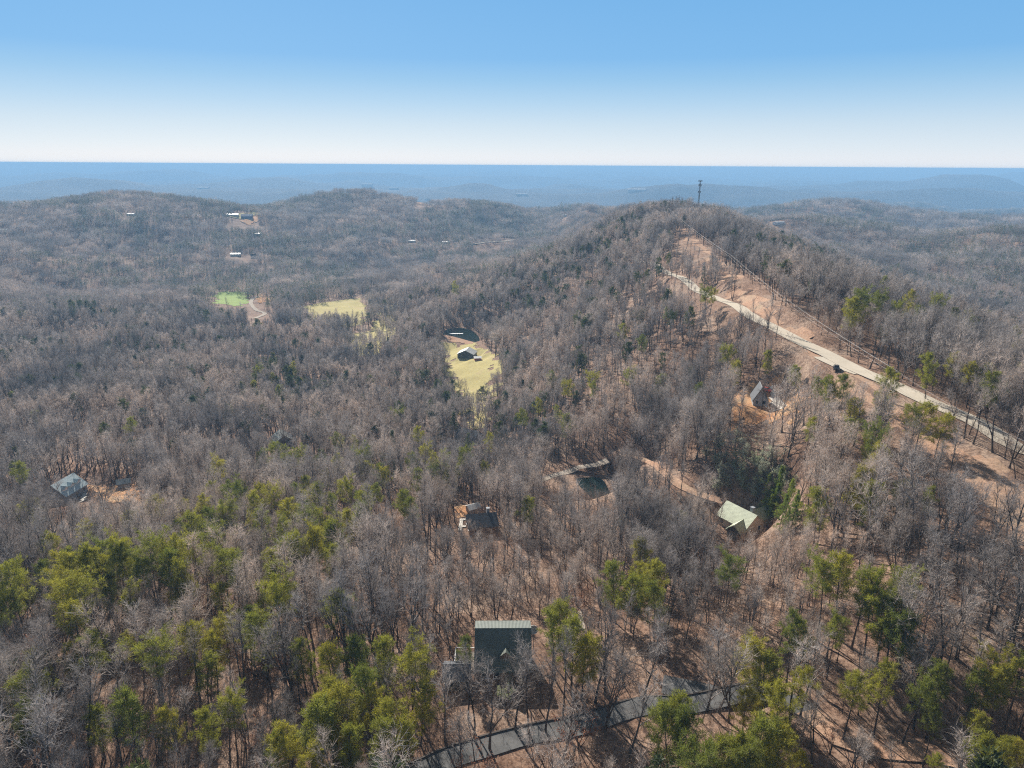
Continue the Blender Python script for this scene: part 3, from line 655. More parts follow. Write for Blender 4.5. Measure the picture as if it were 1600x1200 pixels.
# deck with railing
dk = MB(); dk.box(-9.6, -2.5, 0.2, -5.3, 3.0, 0.42); dko = dk.build('deck', MT['wood'], h_main)
rl = MB()
for q in range(5): rl.box(-9.6, -2.5 + q * 1.36, 0.43, -9.5, -2.4 + q * 1.36, 1.4)
for q in range(3): rl.box(-9.6 + q * 0.9, 2.9, 0.43, -9.5 + q * 0.9, 3.0, 1.4)
rl.box(-9.62, -2.52, 1.405, -9.48, 3.02, 1.5); rl.box(-9.475, 2.88, 1.405, -5.4, 3.02, 1.5); rl.build('railing', MT['white'], dko)
house('garage', hi('garage'), 'garage', 'small dark-roofed outbuilding beside the large dark green roof', 'garage', 4.4, 5.0, 2.4, 1.4, 2, 'wall_dark', 'roof_slate')
# white dish behind the roof end
hx, hy = HP[0][1], HP[0][2]
dx, dy = at(834, 984, 5.0); dz_ = float(hm(dx, dy)); root = empty('satellite_dish', (dx, dy, dz_)); tag(root, 'round white dish at the end of the dark green roof', 'satellite dish')
mb = MB(); mb.tube([(0, 0, -0.3), (0, 0, 4.6)], [0.06, 0.06], 8); mb.build('mast', MT['steel'], root)
mb = MB(); axis_ = Vector((-0.25, -0.75, 0.6)).normalized(); u = axis_.cross(Vector((0, 0, 1))).normalized(); w_ = axis_.cross(u); c0 = Vector((0, 0, 5.0))
rings = []
for k_ in range(6):
    rr = 0.9 * k_ / 5; rings.append([tuple(c0 + axis_ * (0.45 * (rr / 0.9) ** 2 - 0.3) + u * rr * math.cos(a) + w_ * rr * math.sin(a)) for a in np.linspace(0, 2 * math.pi, 25)[:-1]])
for k_ in range(1, 5):
    for q in range(24): mb.quad(rings[k_][q], rings[k_][(q + 1) % 24], rings[k_ + 1][(q + 1) % 24], rings[k_ + 1][q])
mb.poly(rings[1]); o = mb.build('reflector', MT['white'], root)
sm = o.modifiers.new('thickness', 'SOLIDIFY'); sm.thickness = 0.04
mb = MB(); mb.tube([tuple(c0 - axis_ * 0.28 - u * 0.5), tuple(c0 + axis_ * 0.55)], [0.03, 0.03], 6); mb.tube([tuple(c0 + axis_ * 0.56), tuple(c0 + axis_ * 0.75)], [0.08, 0.06], 8); mb.build('feed_arm', MT['steel'], root)

h_pale, rf = house('pale', hi('pale'), 'house', 'house with a pale green metal roof of crossing gables below the evergreen thicket', 'house', 10.5, 8.0, 3.0, 3.2, -58, 'wall_cream', 'roof_pale', chimney=True)
mb = MB(); gable_roof(mb, 8.0, 5.0, 2.9, 2.1, cx=0, cy=0); o = mb.build('wing_roof', MT['roof_pale'], h_pale); o.location = (1.2, 5.6, 0); o.rotation_euler = (0, 0, R(88))
mb = MB(); gable_walls(mb, 8.0, 5.0, 2.9, 2.1); o = mb.build('wing_wall', MT['wall_cream'], h_pale); o.location = (1.2, 5.6, 0); o.rotation_euler = (0, 0, R(88))
mb = MB(); gable_roof(mb, 5.5, 4.2, 2.6, 1.8); o = mb.build('porch_roof', MT['roof_pale'], h_pale); o.location = (3.4, -4.6, 0); o.rotation_euler = (0, 0, R(-78))
mb = MB(); gable_walls(mb, 5.5, 4.2, 2.6, 1.8); o = mb.build('porch_wall', MT['wall_dark'], h_pale); o.location = (3.4, -4.6, 0); o.rotation_euler = (0, 0, R(-78))
house('slate', hi('slate'), 'house', 'house with a dark slate roof behind a white concrete apron', 'house', 9.0, 8.5, 2.8, 2.4, 12, 'wall_log', 'roof_slate', chimney=True)
house('shedw', hi('shedw'), 'shed', 'small white-roofed shed behind the dark slate roof', 'shed', 4.0, 3.4, 2.0, 0.8, 30, 'wall_grey', 'roof_white', windows=False)
house('teal', hi('teal'), 'house', 'teal-roofed house with three dormers in the left woods', 'house', 11.0, 10.5, 3.2, 4.0, 82, 'wall_grey', 'roof_teal', dormers=3, dorm_side=-1)
house('grey', hi('grey'), 'house', 'house with a grey-green gabled roof almost buried in bare trees', 'house', 10.0, 9.0, 3.0, 3.0, -62, 'wall_dark', 'roof_grey')
house('white_dormer', hi('white_dormer'), 'house', 'dark-roofed house with three white dormer gables among bare trunks', 'house', 12.0, 10.0, 3.0, 4.0, -30, 'wall_dark', 'roof_slate', dormers=3)
house('barn', hi('barn'), 'barn', 'dark-walled barn with a white metal roof on the yellow meadow', 'barn', 11.0, 13.0, 3.6, 3.0, 78, 'wall_dark', 'roof_white')
house('redshed', hi('redshed'), 'shed', 'small red-walled shed against the white-roofed barn', 'shed', 5.0, 5.0, 2.0, 0.8, 10, 'red', 'roof_white', windows=False)
house('aframe', hi('aframe'), 'house', 'tall steep-gabled house with a pale front on the orange clearing', 'house', 7.0, 5.0, 2.6, 4.6, 78, 'wall_grey', 'roof_slate')
house('shedgrey', hi('shedgrey'), 'shed', 'small grey-roofed shed among trees behind the orange bank', 'shed', 4.4, 4.0, 2.1, 1.1, 25, 'wall_grey', 'roof_grey', windows=False)
house('lowgrey', hi('lowgrey'), 'cabin', 'low dark cabin with a grey roof edge in the dense bare woods', 'cabin', 7.0, 6.0, 2.3, 1.3, 15, 'wall_dark', 'roof_slate')
house('longbarn', hi('longbarn'), 'barn', 'long white-roofed barn high on the far wooded hill', 'barn', 26.0, 12.0, 4.0, 1.4, 5, 'wall_cream', 'roof_white', windows=False)
house('bluehouse', hi('bluehouse'), 'house', 'blue house above the orange bank on the far hill', 'house', 24.0, 14.0, 6.0, 4.0, 8, 'roof_blue', 'roof_blue')
for nth, lab in enumerate(('low white roof on the far slope under the blue house', 'small white building at the bare valley edge beyond the pines', 'small white house among conifers on the valley floor', 'tiny white house on the saddle beside the ridge crest', 'pale house half hidden on the far wooded slope')):
    house('far_white', hi('far_white', nth), 'house', lab, 'house', 15.0, 9.0, 3.0, 1.1, (10, -20, 15, 5, -8)[nth], 'wall_cream', 'roof_white')
house('far_cream', hi('far_cream', 0), 'house', 'broad cream house below the winding slope of the far hill', 'house', 17.0, 9.0, 3.2, 1.1, 6, 'wall_cream', 'roof_white')
house('far_cream', hi('far_cream', 1), 'house', 'pale house beside a bare patch at the far edge of the woods', 'house', 20.0, 11.0, 4.0, 1.1, 6, 'white', 'roof_grey')
house('far_dark', hi('far_dark'), 'house', 'dark-roofed house beside the broad cream house', 'house', 14.0, 10.0, 3.0, 3.4, 20, 'wall_cream', 'roof_slate')
house('crest', hi('crest'), 'house', 'dark house standing on the far hill crest against the plain', 'house', 36.0, 16.0, 6.0, 6.0, 4, 'wall_dark', 'roof_slate')
house('bluegrey', hi('bluegrey'), 'house', 'blue-grey roofed house in the valley beyond the dark pines', 'house', 16.0, 12.0, 4.0, 4.0, -15, 'wall_grey', 'roof_blue')
for nth, lab in enumerate(('white-roofed house beyond the ridge, nearer the tower', 'white-roofed house beyond the ridge, farther from the tower')):
    house('ridge_white', hi('ridge_white', nth), 'house', lab, 'house', 22.0, 10.0, 3.5, 1.1, 5 + 20 * nth, 'white', 'roof_white')
# far pale buildings out on the plain
PLAIN = [(574,292,110,40,'tall pale block of buildings out on the hazy plain'),(615,294,90,36,'long white building just beyond the far hill crest'),(318,294,100,50,'long pale building on the plain beyond the rounded hill'),
 (995,297,140,80,'broad pale building on the plain beside the tower'),(815,304,90,36,'low white building on the plain beyond the valley gap')]
for px, py, w, d, lab in PLAIN:
    x, y = at(px, py, 3); z = float(hm(x, y)); sc = 1.0
    root = empty('plain_building', (x, y, z), R(random.uniform(-12, 12))); tag(root, lab, 'building', 'pale buildings out on the plain')
    mb = MB(); gable_walls(mb, w, d, 9 if w != 110 else 30, 5, base=-12); mb.build('wall', MT['farwhite'], root)
    mb = MB(); gable_roof(mb, w, d, 9 if w != 110 else 30, 5, 1.0, 0.5); mb.build('roof', MT['farwhite'], root)

# ------------------------------------------------------------------ cars, dock, tower, power line
def car(px, py, yaw, paint, label):
    x, y = at(px, py, 0.7); z = float(hm(x, y)) + 0.14
    root = empty('car', (x, y, z), R(yaw)); tag(root, label, 'car')
    prof = [(-2.2,.35),(-2.25,.75),(-2.1,.95),(-1.2,1.0),(-0.55,1.48),(0.95,1.5),(1.75,1.02),(2.15,.95),(2.25,.7),(2.2,.35)]
    mb = MB(); hw = .88
    nP = len(prof)
    def ins(zv): return hw - max(0, (zv - 1.0)) * 0.32
    for i in range(nP):
        a, b2 = prof[i], prof[(i + 1) % nP]
        mb.quad((a[0], -ins(a[1]), a[1]), (b2[0], -ins(b2[1]), b2[1]), (b2[0], ins(b2[1]), b2[1]), (a[0], ins(a[1]), a[1]))
    for sg in (-1, 1):
        mb.poly([(q[0], sg * ins(q[1]), q[1]) for q in prof[:4] + prof[6:]]); mb.poly([(q[0], sg * ins(q[1]), q[1]) for q in prof[3:7]])
    mb.build('body', paint, root, True and False)
    for sg in (-1, 1):
        mb = MB(); mb.poly([(q[0], sg * (ins(q[1]) + .006), q[1]) for q in ((-1.0,1.06),(-0.5,1.42),(0.9,1.43),(1.5,1.06))]); mb.build('side_window', MT['glass'], root)
    mb = MB(); mb.quad((-1.16, -.74, 1.045), (-1.16, .74, 1.045), (-.6, .66, 1.462), (-.6, -.66, 1.462)); mb.build('windscreen', MT['glass'], root)
    for wx in (-1.35, 1.35):
        for sg in (-1, 1):
            mb = MB(); y0 = sg * .78; mb.tube([(wx, y0 - .1, .33), (wx, y0 + .13 * sg + .1 * (sg > 0) * 0 + .1, .33)], [.33, .33], 14)
            k = len(mb.V); wh_ = mb.build('wheel', MT['rubber'], root)
            mb = MB(); mb.tube([(wx, sg * .93, .33), (wx, sg * .945, .33)], [.19, .17], 10); mb.build('rim', MT['steel'], wh_)
    for sg in (-1, 1):
        mb = MB(); mb.box(-2.275, sg * .62 - .14, .66, -2.235, sg * .62 + .14, .8); mb.build('headlight', MT['white'], root)
    return root
car(1307, 575, 70, MT['carblack'], 'dark car parked on the pull-off beside the ridge road')
car(1197, 609, 120, MT['red'], 'red car parked beside the steep-gabled house')
x, y = at(713, 522, 0.3); z = float(hm(x, y)); root = empty('dock', (x, y, z), R(3)); tag(root, 'white floating dock on the pond beyond the barn', 'dock')
mb = MB(); mb.box(-6, -1.1, 0.55, 6, 1.1, 0.8); mb.build('deck', MT['white'], root)
for px_ in (-5.5, 0, 5.5):
    mb = MB(); mb.tube([(px_, 1.2, -1), (px_, 1.2, 1.3)], [.1, .1], 6); mb.build('post', MT['wood'], root)
# communications tower on the ridge end
d_ = ray(1091.5, 318); d_ = d_ / math.hypot(d_[0], d_[1]); x, y = d_[0] * 950, d_[1] * 950; z = float(hm(x, y)); root = empty('communications_tower', (x, y, z)); D_ = math.hypot(x, y)
TOWH = (CAM_H - 0) ; d_ = ray(1093, 282); TOWH = CAM_H + d_[2] / math.hypot(d_[0], d_[1]) * D_ - z
tag(root, 'slim grey lattice communications tower rising from the ridge crest', 'tower')
mb = MB()
def leg(k, t): 
    r0 = 1.0 * (1 - t) + 0.55 * t; a = k * 2 * math.pi / 3 + 0.4; return Vector((r0 * math.cos(a), r0 * math.sin(a), t * TOWH))
for k in range(3): mb.tube([leg(k, 0) - Vector((0, 0, 2)), leg(k, 1)], [.2, .15], 6)
nb = 16
for i in range(nb):
    for k in range(3):
        mb.tube([leg(k, i / nb), leg((k + 1) % 3, (i + 1) / nb)], [.09, .09], 4, cap=False); mb.tube([leg((k + 1) % 3, i / nb), leg(k, (i + 1) / nb)], [.09, .09], 4, cap=False)
mb.build('lattice_mast', MT['steel'], root)
for hz in (0.99, 0.86, 0.66):
    for k in range(6):
        a = k * math.pi / 3; rr = 2.3 if hz > .9 else 1.7
        mb = MB(); c = Vector((rr * math.cos(a), rr * math.sin(a), hz * TOWH)); t_ = Vector((-math.sin(a), math.cos(a), 0)); n_ = Vector((math.cos(a), math.sin(a), 0))
        pp = [c - t_ * .3 - n_ * .12, c + t_ * .3 - n_ * .12, c + t_ * .3 + n_ * .12, c - t_ * .3 + n_ * .12]
        k0 = len(mb.V); mb.V += [tuple(q - Vector((0, 0, 1.1))) for q in pp] + [tuple(q + Vector((0, 0, 1.1))) for q in pp]
        for f in ((0,3,2,1),(4,5,6,7),(0,1,5,4),(1,2,6,5),(2,3,7,6),(3,0,4,7)): mb.F.append(tuple(k0 + q for q in f)); mb.M.append(0)
        mb.tube([Vector((0, 0, hz * TOWH)), c], [.07, .07], 4, cap=False); mb.build('antenna', MT['steel'], root)
# power poles and wires
POLES = []
def pole(px, py, h, label, xy=None):
    x, y = xy if xy else at(px, py, 0); z = float(hm(x, y)); j = np.argmin(np.hypot(*(CUTLINE - (x, y)).T)); j = min(max(j, 1), len(CUTLINE) - 2)
    t = CUTLINE[j + 1] - CUTLINE[j - 1]; yaw = math.atan2(t[1], t[0]) + math.pi / 2
    root = empty('power_pole', (x, y, z), yaw); tag(root, label, 'power pole', 'wooden poles of the ridge power line')
    mb = MB(); mb.tube([(0, 0, -1), (0, 0, h)], [.17, .12], 8); mb.build('post', MT['wood'], root)
    mb = MB(); mb.box(-1.3, -.08, h - .75, 1.3, .08, h - .58); ca = mb.build('crossarm', MT['wood'], root)
    tips = []
    for q, lx in enumerate((-1.2, 0.0, 1.2)):
        mb = MB(); mb.tube([(lx, 0, h - .57 if q != 1 else h + .003), (lx, 0, h - .3 if q != 1 else h + .25)], [.06, .04], 6); mb.build('insulator', MT['white'], ca)
        tips.append(Vector((x + lx * math.cos(yaw), y + lx * math.sin(yaw), z + (h - .3 if q != 1 else h + .25))))
    POLES.append(tips)
def cut_at(px, py, side=3.0):
    p_ = np.array(at(px, py)); j = np.argmin(np.hypot(*(CUTLINE - p_).T)); return tuple(CUTLINE[j] - Nn[j] * side)
pole(0, 0, 11, 'wooden power pole where the cleared swath tops the ridge', cut_at(1038, 338, -2))
pole(0, 0, 11, 'wooden power pole standing where the swath bends down the ridge', cut_at(1136, 430, -2))
pole(0, 0, 10, 'wooden power pole beside the ridge road near the pull-off', at(1386, 628))
pole(0, 0, 12, 'wooden power pole low on the swath at the open end of the ridge', at(1690, 815))
def wire_span(a, b, sag):
    P = []
    for t in np.linspace(0, 1, 15):
        q = a.lerp(b, t); q.z -= sag * 4 * t * (1 - t); P.append(q)
    return P
for s_, lab in ((0, 'thin pale wires hanging over the upper swath'), (1, 'thin pale wires crossing above the ridge road'), (2, 'thin pale wires hanging over the lower reddish swath')):
    a, b = POLES[s_], POLES[s_ + 1]
    for q in range(3):
        mb = MB(); mb.tube(wire_span(a[q], b[q], 2.2), [0.022] * 15, 5); o = mb.build('power_line_wire', MT['wire']); tag(o, lab, 'wire', 'wires of the ridge power line span ' + ('one', 'two', 'three')[s_])

# ------------------------------------------------------------------ tree makers
class TM:
    """collects tubes and thin blades fast"""
    def __init__(s): s.V = []; s.F = []
    def tube(s, P, rad, sides):
        k0 = len(s.V); n_ = len(P)
        for i, p in enumerate(P):
            d = P[min(i + 1, n_ - 1)] - P[max(i - 1, 0)]; d = d / (np.linalg.norm(d) + 1e-9)
            u = np.cross(d, (0.3, 0.2, 0.93) if abs(d[2]) < .9 else (1, .1, 0)); u = u / np.linalg.norm(u); w = np.cross(d, u)
            for q in range(sides):
                a = 2 * math.pi * q / sides; s.V.append(p + (u * math.cos(a) + w * math.sin(a)) * rad[i])
        for i in range(n_ - 1):
            for q in range(sides):
                a = k0 + i * sides + q; b = k0 + i * sides + (q + 1) % sides
                s.F.append((a, b, b + sides, a + sides))
    def blade(s, p, d, L, w, rs):
        side = np.cross(d, rs.normal(size=3)); side = side / (np.linalg.norm(side) + 1e-9) * (w / 2)
        k = len(s.V); s.V += [p - side, p + side, p + d * L]; s.F.append((k, k + 1, k + 2))
    def leaf(s, p, d, L, w, rs):
        side = np.cross(d, rs.normal(size=3)); side = side / (np.linalg.norm(side) + 1e-9) * (w / 2)
        k = len(s.V); s.V += [p, p + d * L * .5 + side, p + d * L, p + d * L * .5 - side]; s.F.append((k, k + 1, k + 2, k + 3))
    def mesh(s, name, m):
        me = bpy.data.meshes.new(name); me.from_pydata([tuple(v) for v in s.V], [], s.F); me.materials.append(m); me.update(); return me
def unit(v): return v / (np.linalg.norm(v) + 1e-9)
def limb_path(p, d, L, nseg, wob, up, rs):
    P = [p]
    for i in range(nseg):
        d = unit(d + rs.normal(size=3) * wob + np.array((0, 0, up))); p = p + d * (L / nseg); P.append(p)
    return P
def along(P, t):
    f = t * (len(P) - 1); i = min(int(f), len(P) - 2); return P[i] + (P[i + 1] - P[i]) * (f - i), unit(P[i + 1] - P[i])
def spread(d, ang, rs, az=None):
    u = unit(np.cross(d, (0.13, 0.21, 0.97) if abs(d[2]) < .95 else (1, 0, 0))); w = np.cross(d, u); a = rs.uniform(0, 2 * math.pi) if az is None else az
    return unit(d * math.cos(ang) + (u * math.cos(a) + w * math.sin(a)) * math.sin(ang))

def make_bare(seed, H, form, twig_w=1.0, lod=0):
    """a leafless hardwood: trunk and limbs in one mesh, fine branches in the other"""
    rs = np.random.default_rng(seed); T_ = TM(); L_ = TM(); Cn = TM()
    lean = {'lean': .22}.get(form, .04); first = {'broad': .28, 'low': .15, 'pole': .58, 'fork': .35, 'tall': .45, 'lean': .4}[form]
    nlimb = {'broad': 15, 'low': 16, 'pole': 10, 'fork': 11, 'tall': 12, 'lean': 11}[form]
    reach = {'broad': .34, 'low': .40, 'pole': .17, 'fork': .25, 'tall': .23, 'lean': .26}[form]
    r0 = 0.0115 * H + .03
    stems = [(np.zeros(3) - (0, 0, .5), unit(np.array((rs.normal() * lean, rs.normal() * lean, 1.0))), H * .95, r0, first)]
    trunkpaths = []
    for (p, d, L, r_, fi) in stems:
        P = limb_path(p, d, L, 9, .05, .03, rs); trunkpaths.append((P, L, r_, fi))
        T_.tube(P, [r_ * (1.35 if i == 0 else 1) * (1 - .88 * (i / 9) ** .9) for i in range(10)], 6 if lod == 0 else 4)
    if form in ('fork', 'broad'):
        P0 = trunkpaths[0][0]
        for q in range(1 if form == 'fork' else 2):
            p, d = along(P0, first * (0.75 + .2 * q)); d2 = spread(d, .42, rs); P = limb_path(p, d2, H * .62, 7, .06, .10, rs); trunkpaths.append((P, H * .62, r0 * .66, .3))
            T_.tube(P, [r0 * .66 * (1 - .88 * i / 7) for i in range(8)], 5 if lod == 0 else 3)
    def twigs(p, d, k, L, w):
        for _ in range(k):
            d2 = spread(d, rs.uniform(.25, .95), rs); d2 = unit(d2 + np.array((0, 0, .22))); l = L * rs.uniform(.6, 1.25)
            Cn.blade(p, d2, l, w * twig_w, rs)
            if lod == 0:
                for _ in range(2):
                    t = rs.uniform(.25, .9); Cn.blade(p + d2 * l * t, spread(d2, rs.uniform(.4, .9), rs), l * rs.uniform(.35, .7), w * .6 * twig_w, rs)
    for (P0, Lt, rt, fi) in trunkpaths:
        nl = nlimb if P0 is trunkpaths[0][0] else int(nlimb * .6)
        for i in range(nl):
            t = fi + (1 - fi) * ((i + rs.uniform(.1, .9)) / nl) ** .9; t = min(t, .985); p, d = along(P0, t)
            frac = (t - fi) / (1 - fi); ll = H * reach * (1.0 - .62 * frac) * rs.uniform(.7, 1.2)
            dl = spread(d, rs.uniform(.48, .95) * (1 - .4 * frac), rs, i * 2.4 + rs.uniform(-.5, .5)); rl_ = max(.042, rt * .58 * (1 - .7 * frac))
            P1 = limb_path(p, dl, ll, 5, .13, .13, rs); L_.tube(P1, [rl_ * (1 - .8 * q / 5) for q in range(6)], 4 if lod == 0 else 3)
            nsub = 5 if lod == 0 else 4
            for j in range(nsub):
                t1 = .22 + .78 * (j + rs.uniform(.2, .8)) / nsub; p1, d1 = along(P1, min(t1, .99)); l2 = ll * .46 * rs.uniform(.6, 1.2) * (1.1 - .5 * t1)
                d2 = spread(d1, rs.uniform(.5, 1.0), rs); P2 = limb_path(p1, d2, l2, 3, .16, .12, rs); r2 = max(.026, rl_ * .44)
                if lod == 0: L_.tube(P2, [r2, r2 * .75, r2 * .5, r2 * .25], 3)
                else: Cn.blade(P2[0], unit(P2[-1] - P2[0]), l2, .08 * twig_w, rs)
                for q in range(3 if lod == 0 else 2):
                    p3, d3 = along(P2, rs.uniform(.15, 1) * .99); twigs(p3, d3, 1 if lod == 0 else 2, 1.25 + .045 * H * rs.uniform(.5, 1), .058 if lod == 0 else .095)
            p3, d3 = along(P1, .98); twigs(p3, d3, 3, 1.4, .054 if lod == 0 else .095)
    return T_, L_, Cn
def make_pine(seed, H, form, lod=0):
    """trunk with stubs, limbs, and a crown of needle tufts"""
    rs = np.random.default_rng(seed); T_ = TM(); L_ = TM(); Cn = TM()
    base = {'full': .25, 'tall': .52, 'flat': .58, 'cone': .08, 'sparse': .42}[form]
    reach = {'full': .235, 'tall': .19, 'flat': .23, 'cone': .22, 'sparse': .19}[form]
    nb_ = {'full': 46, 'tall': 36, 'flat': 32, 'cone': 58, 'sparse': 26}[form]
    if lod: nb_ = int(nb_ * .7)
    P0 = limb_path(np.array((0, 0, -.5)), unit(np.array((rs.normal() * .04, rs.normal() * .04, 1))), H, 9, .025, .02, rs)
    r0 = .0115 * H + .015; T_.tube(P0, [r0 * (1.3 if i == 0 else 1) * (1 - .9 * i / 9) for i in range(10)], 6 if lod == 0 else 4)
    for i in range(6):
        t = rs.uniform(.05, base + .05); p, d = along(P0, t); T_.tube(limb_path(p, spread(d, 1.4, rs), rs.uniform(.6, 1.6), 2, .15, 0, rs), [.04, .025, .012], 3)
    def tuft(p, d, s):
        k = (13 if lod == 0 else 7); 
        for _ in range(k):
            d2 = unit(d * .75 + rs.normal(size=3) * .72 + np.array((0, 0, .25)))
            Cn.leaf(p + rs.normal(size=3) * .13 * s, d2, s * rs.uniform(.38, .8) * (1 if lod == 0 else 1.4), s * (.07 if lod == 0 else .2), rs)
    for i in range(nb_):
        f = (i + rs.uniform(0, 1)) / nb_; t = base + (1 - base) * f ** .85; p, d = along(P0, min(t, .985))
        if form == 'cone': prof = (1 - f) * .95 + .05
        elif form == 'flat': prof = .75 + .4 * math.sin(f * 2.6) if f < .85 else .6
        else: prof = math.sin(math.pi * (0.18 + .74 * f)) ** .7 * (1.05 - .25 * f)
        gap = .45 if rs.random() < .22 else 1.0
        ll = max(.35, H * reach * prof * rs.uniform(.5, 1.3) * gap)
        dl = spread(d, rs.uniform(1.05, 1.5) - .55 * f, rs, i * 2.399 + rs.uniform(-.4, .4)); P1 = limb_path(p, dl, ll, 4, .09, .09 if form != 'cone' else -.01, rs)
        rl_ = max(.02, r0 * .26 * (1 - .6 * f)); L_.tube(P1, [rl_ * (1 - .8 * q / 4) for q in range(5)], 3)
        s = 1.0 if form != 'cone' else .8
        nt_ = max(2, int(ll * (2.6 if lod == 0 else 1.8)))
        for j in range(nt_):
            tt = .32 + .68 * (j + rs.uniform(.2, .8)) / nt_; p1, d1 = along(P1, min(tt, .99)); d2 = spread(d1, rs.uniform(.4, 1.1), rs); l2 = ll * .32 * rs.uniform(.4, 1.1)
            if lod == 0: L_.blade(p1, d2, l2, .035, rs)
            for q in range(2): tuft(p1 + d2 * l2 * (1 - .5 * q), d2, s * rs.uniform(.75, 1.2))
        tuft(P1[-1], unit(P1[-1] - P1[-2]), s)
    for q in range(4): tuft(P0[-1] - np.array((0, 0, .3 * q)), np.array((0, 0, 1.)), 1.0)
    return T_, L_, Cn
def make_bush(seed, H, lod=0, leafy=True):
    """several stems and rounded masses of broad leaves"""
    rs = np.random.default_rng(seed); T_ = TM(); L_ = TM(); Cn = TM()
    for i in range(5):
        d = unit(np.array((rs.normal() * .35, rs.normal() * .35, 1))); P = limb_path(np.array((rs.normal() * .2, rs.normal() * .2, -.3)), d, H * rs.uniform(.7, 1), 5, .1, .06, rs)
        T_.tube(P, [.09 * H / 6 * (1 - .85 * q / 5) for q in range(6)], 4)
        for j in range(9):
            p, d1 = along(P, rs.uniform(.3, 1) * .99); d2 = spread(d1, rs.uniform(.5, 1.2), rs); l = H * .26 * rs.uniform(.5, 1.1); P1 = limb_path(p, d2, l, 3, .12, .05, rs); L_.tube(P1, [.03, .022, .015, .008], 3)
            for k in range(7):
                p1, d3 = along(P1, rs.uniform(.3, 1) * .99)
                for q in range(6): Cn.leaf(p1 + rs.normal(size=3) * .2, unit(rs.normal(size=3) + np.array((0, 0, .5))), rs.uniform(.2, .36), .13, rs)
    return T_, L_, Cn
def join_tm(*l):
    o = TM(); 
    for t in l:
        k = len(o.V); o.V += t.V; o.F += [tuple(i + k for i in f) for f in t.F]
    return o
def two_mesh(name, parts, mats_):
    V = []; Fc = []; mi = []
    for q, t in enumerate(parts):
        k = len(V); V += t.V; Fc += [tuple(i + k for i in f) for f in t.F]; mi += [q] * len(t.F)
    me = bpy.data.meshes.new(name); me.from_pydata([tuple(v) for v in V], [], Fc)
    for m_ in mats_: me.materials.append(m_)
    me.polygons.foreach_set('material_index', np.array(mi, np.int32)); me.update(); return me

BARE_FORMS = [('tall', 19), ('broad', 17), ('pole', 20), ('fork', 18), ('lean', 16), ('low', 13), ('tall', 17), ('fork', 20), ('pole', 18), ('pole', 16)]
BARE = []
for i, (f_, H) in enumerate(BARE_FORMS):
    T_, L_, Cn = make_bare(100 + i, H, f_)
    BARE.append((f_, H, T_.mesh('trunk', MT['bark']), two_mesh('crown', (L_, Cn), (MT['limb'], MT['twig'])), two_mesh('bare_tree', (T_, L_, Cn), (MT['bark'], MT['limb'], MT['twig']))))
BARE1 = []
for i, (f_, H) in enumerate(BARE_FORMS[:7]):
    T_, L_, Cn = make_bare(200 + i, H, f_, lod=1); BARE1.append((f_, H, two_mesh('bare_tree_small', (T_, L_, Cn), (MT['bark'], MT['limb'], MT['twig']))))
PINE_FORMS = [('full', 13), ('tall', 18), ('flat', 18), ('full', 11), ('tall', 16), ('sparse', 15), ('flat', 16), ('full', 15)]
PINE = []
for i, (f_, H) in enumerate(PINE_FORMS):
    T_, L_, Cn = make_pine(300 + i, H, f_)
    PINE.append((f_, H, T_.mesh('trunk', MT['pinebark']), two_mesh('crown', (L_, Cn), (MT['pinebark'], MT['needle'])), two_mesh('pine', (T_, L_, Cn), (MT['pinebark'], MT['pinebark'], MT['needle']))))
PINE1 = []
for i, (f_, H) in enumerate(PINE_FORMS[:6] + [('cone', 16), ('cone', 13)]):
    T_, L_, Cn = make_pine(400 + i, H, f_, lod=1); PINE1.append((f_, H, two_mesh('pine_small', (T_, L_, Cn), (MT['pinebark'], MT['pinebark'], MT['darkneedle']))))
CONE = []
for i, H in enumerate((13, 10)):
    T_, L_, Cn = make_pine(500 + i, H, 'cone'); CONE.append(('cone', H, T_.mesh('trunk', MT['pinebark']), two_mesh('crown', (L_, Cn), (MT['pinebark'], MT['cedar']))))
BUSH = []
for i, H in enumerate((8, 6.5, 9)):
    T_, L_, Cn = make_bush(600 + i, H); BUSH.append(('bush', H, T_.mesh('trunk', MT['bark']), two_mesh('crown', (L_, Cn), (MT['limb'], MT['evergreen']))))
RUST = []
for i, H in enumerate((7, 9)):
    T_, L_, Cn = make_bush(650 + i, H); Cn.F = Cn.F[::3]; RUST.append(('rust', H, T_.mesh('trunk', MT['bark']), two_mesh('crown', (L_, Cn), (MT['limb'], MT['rust']))))

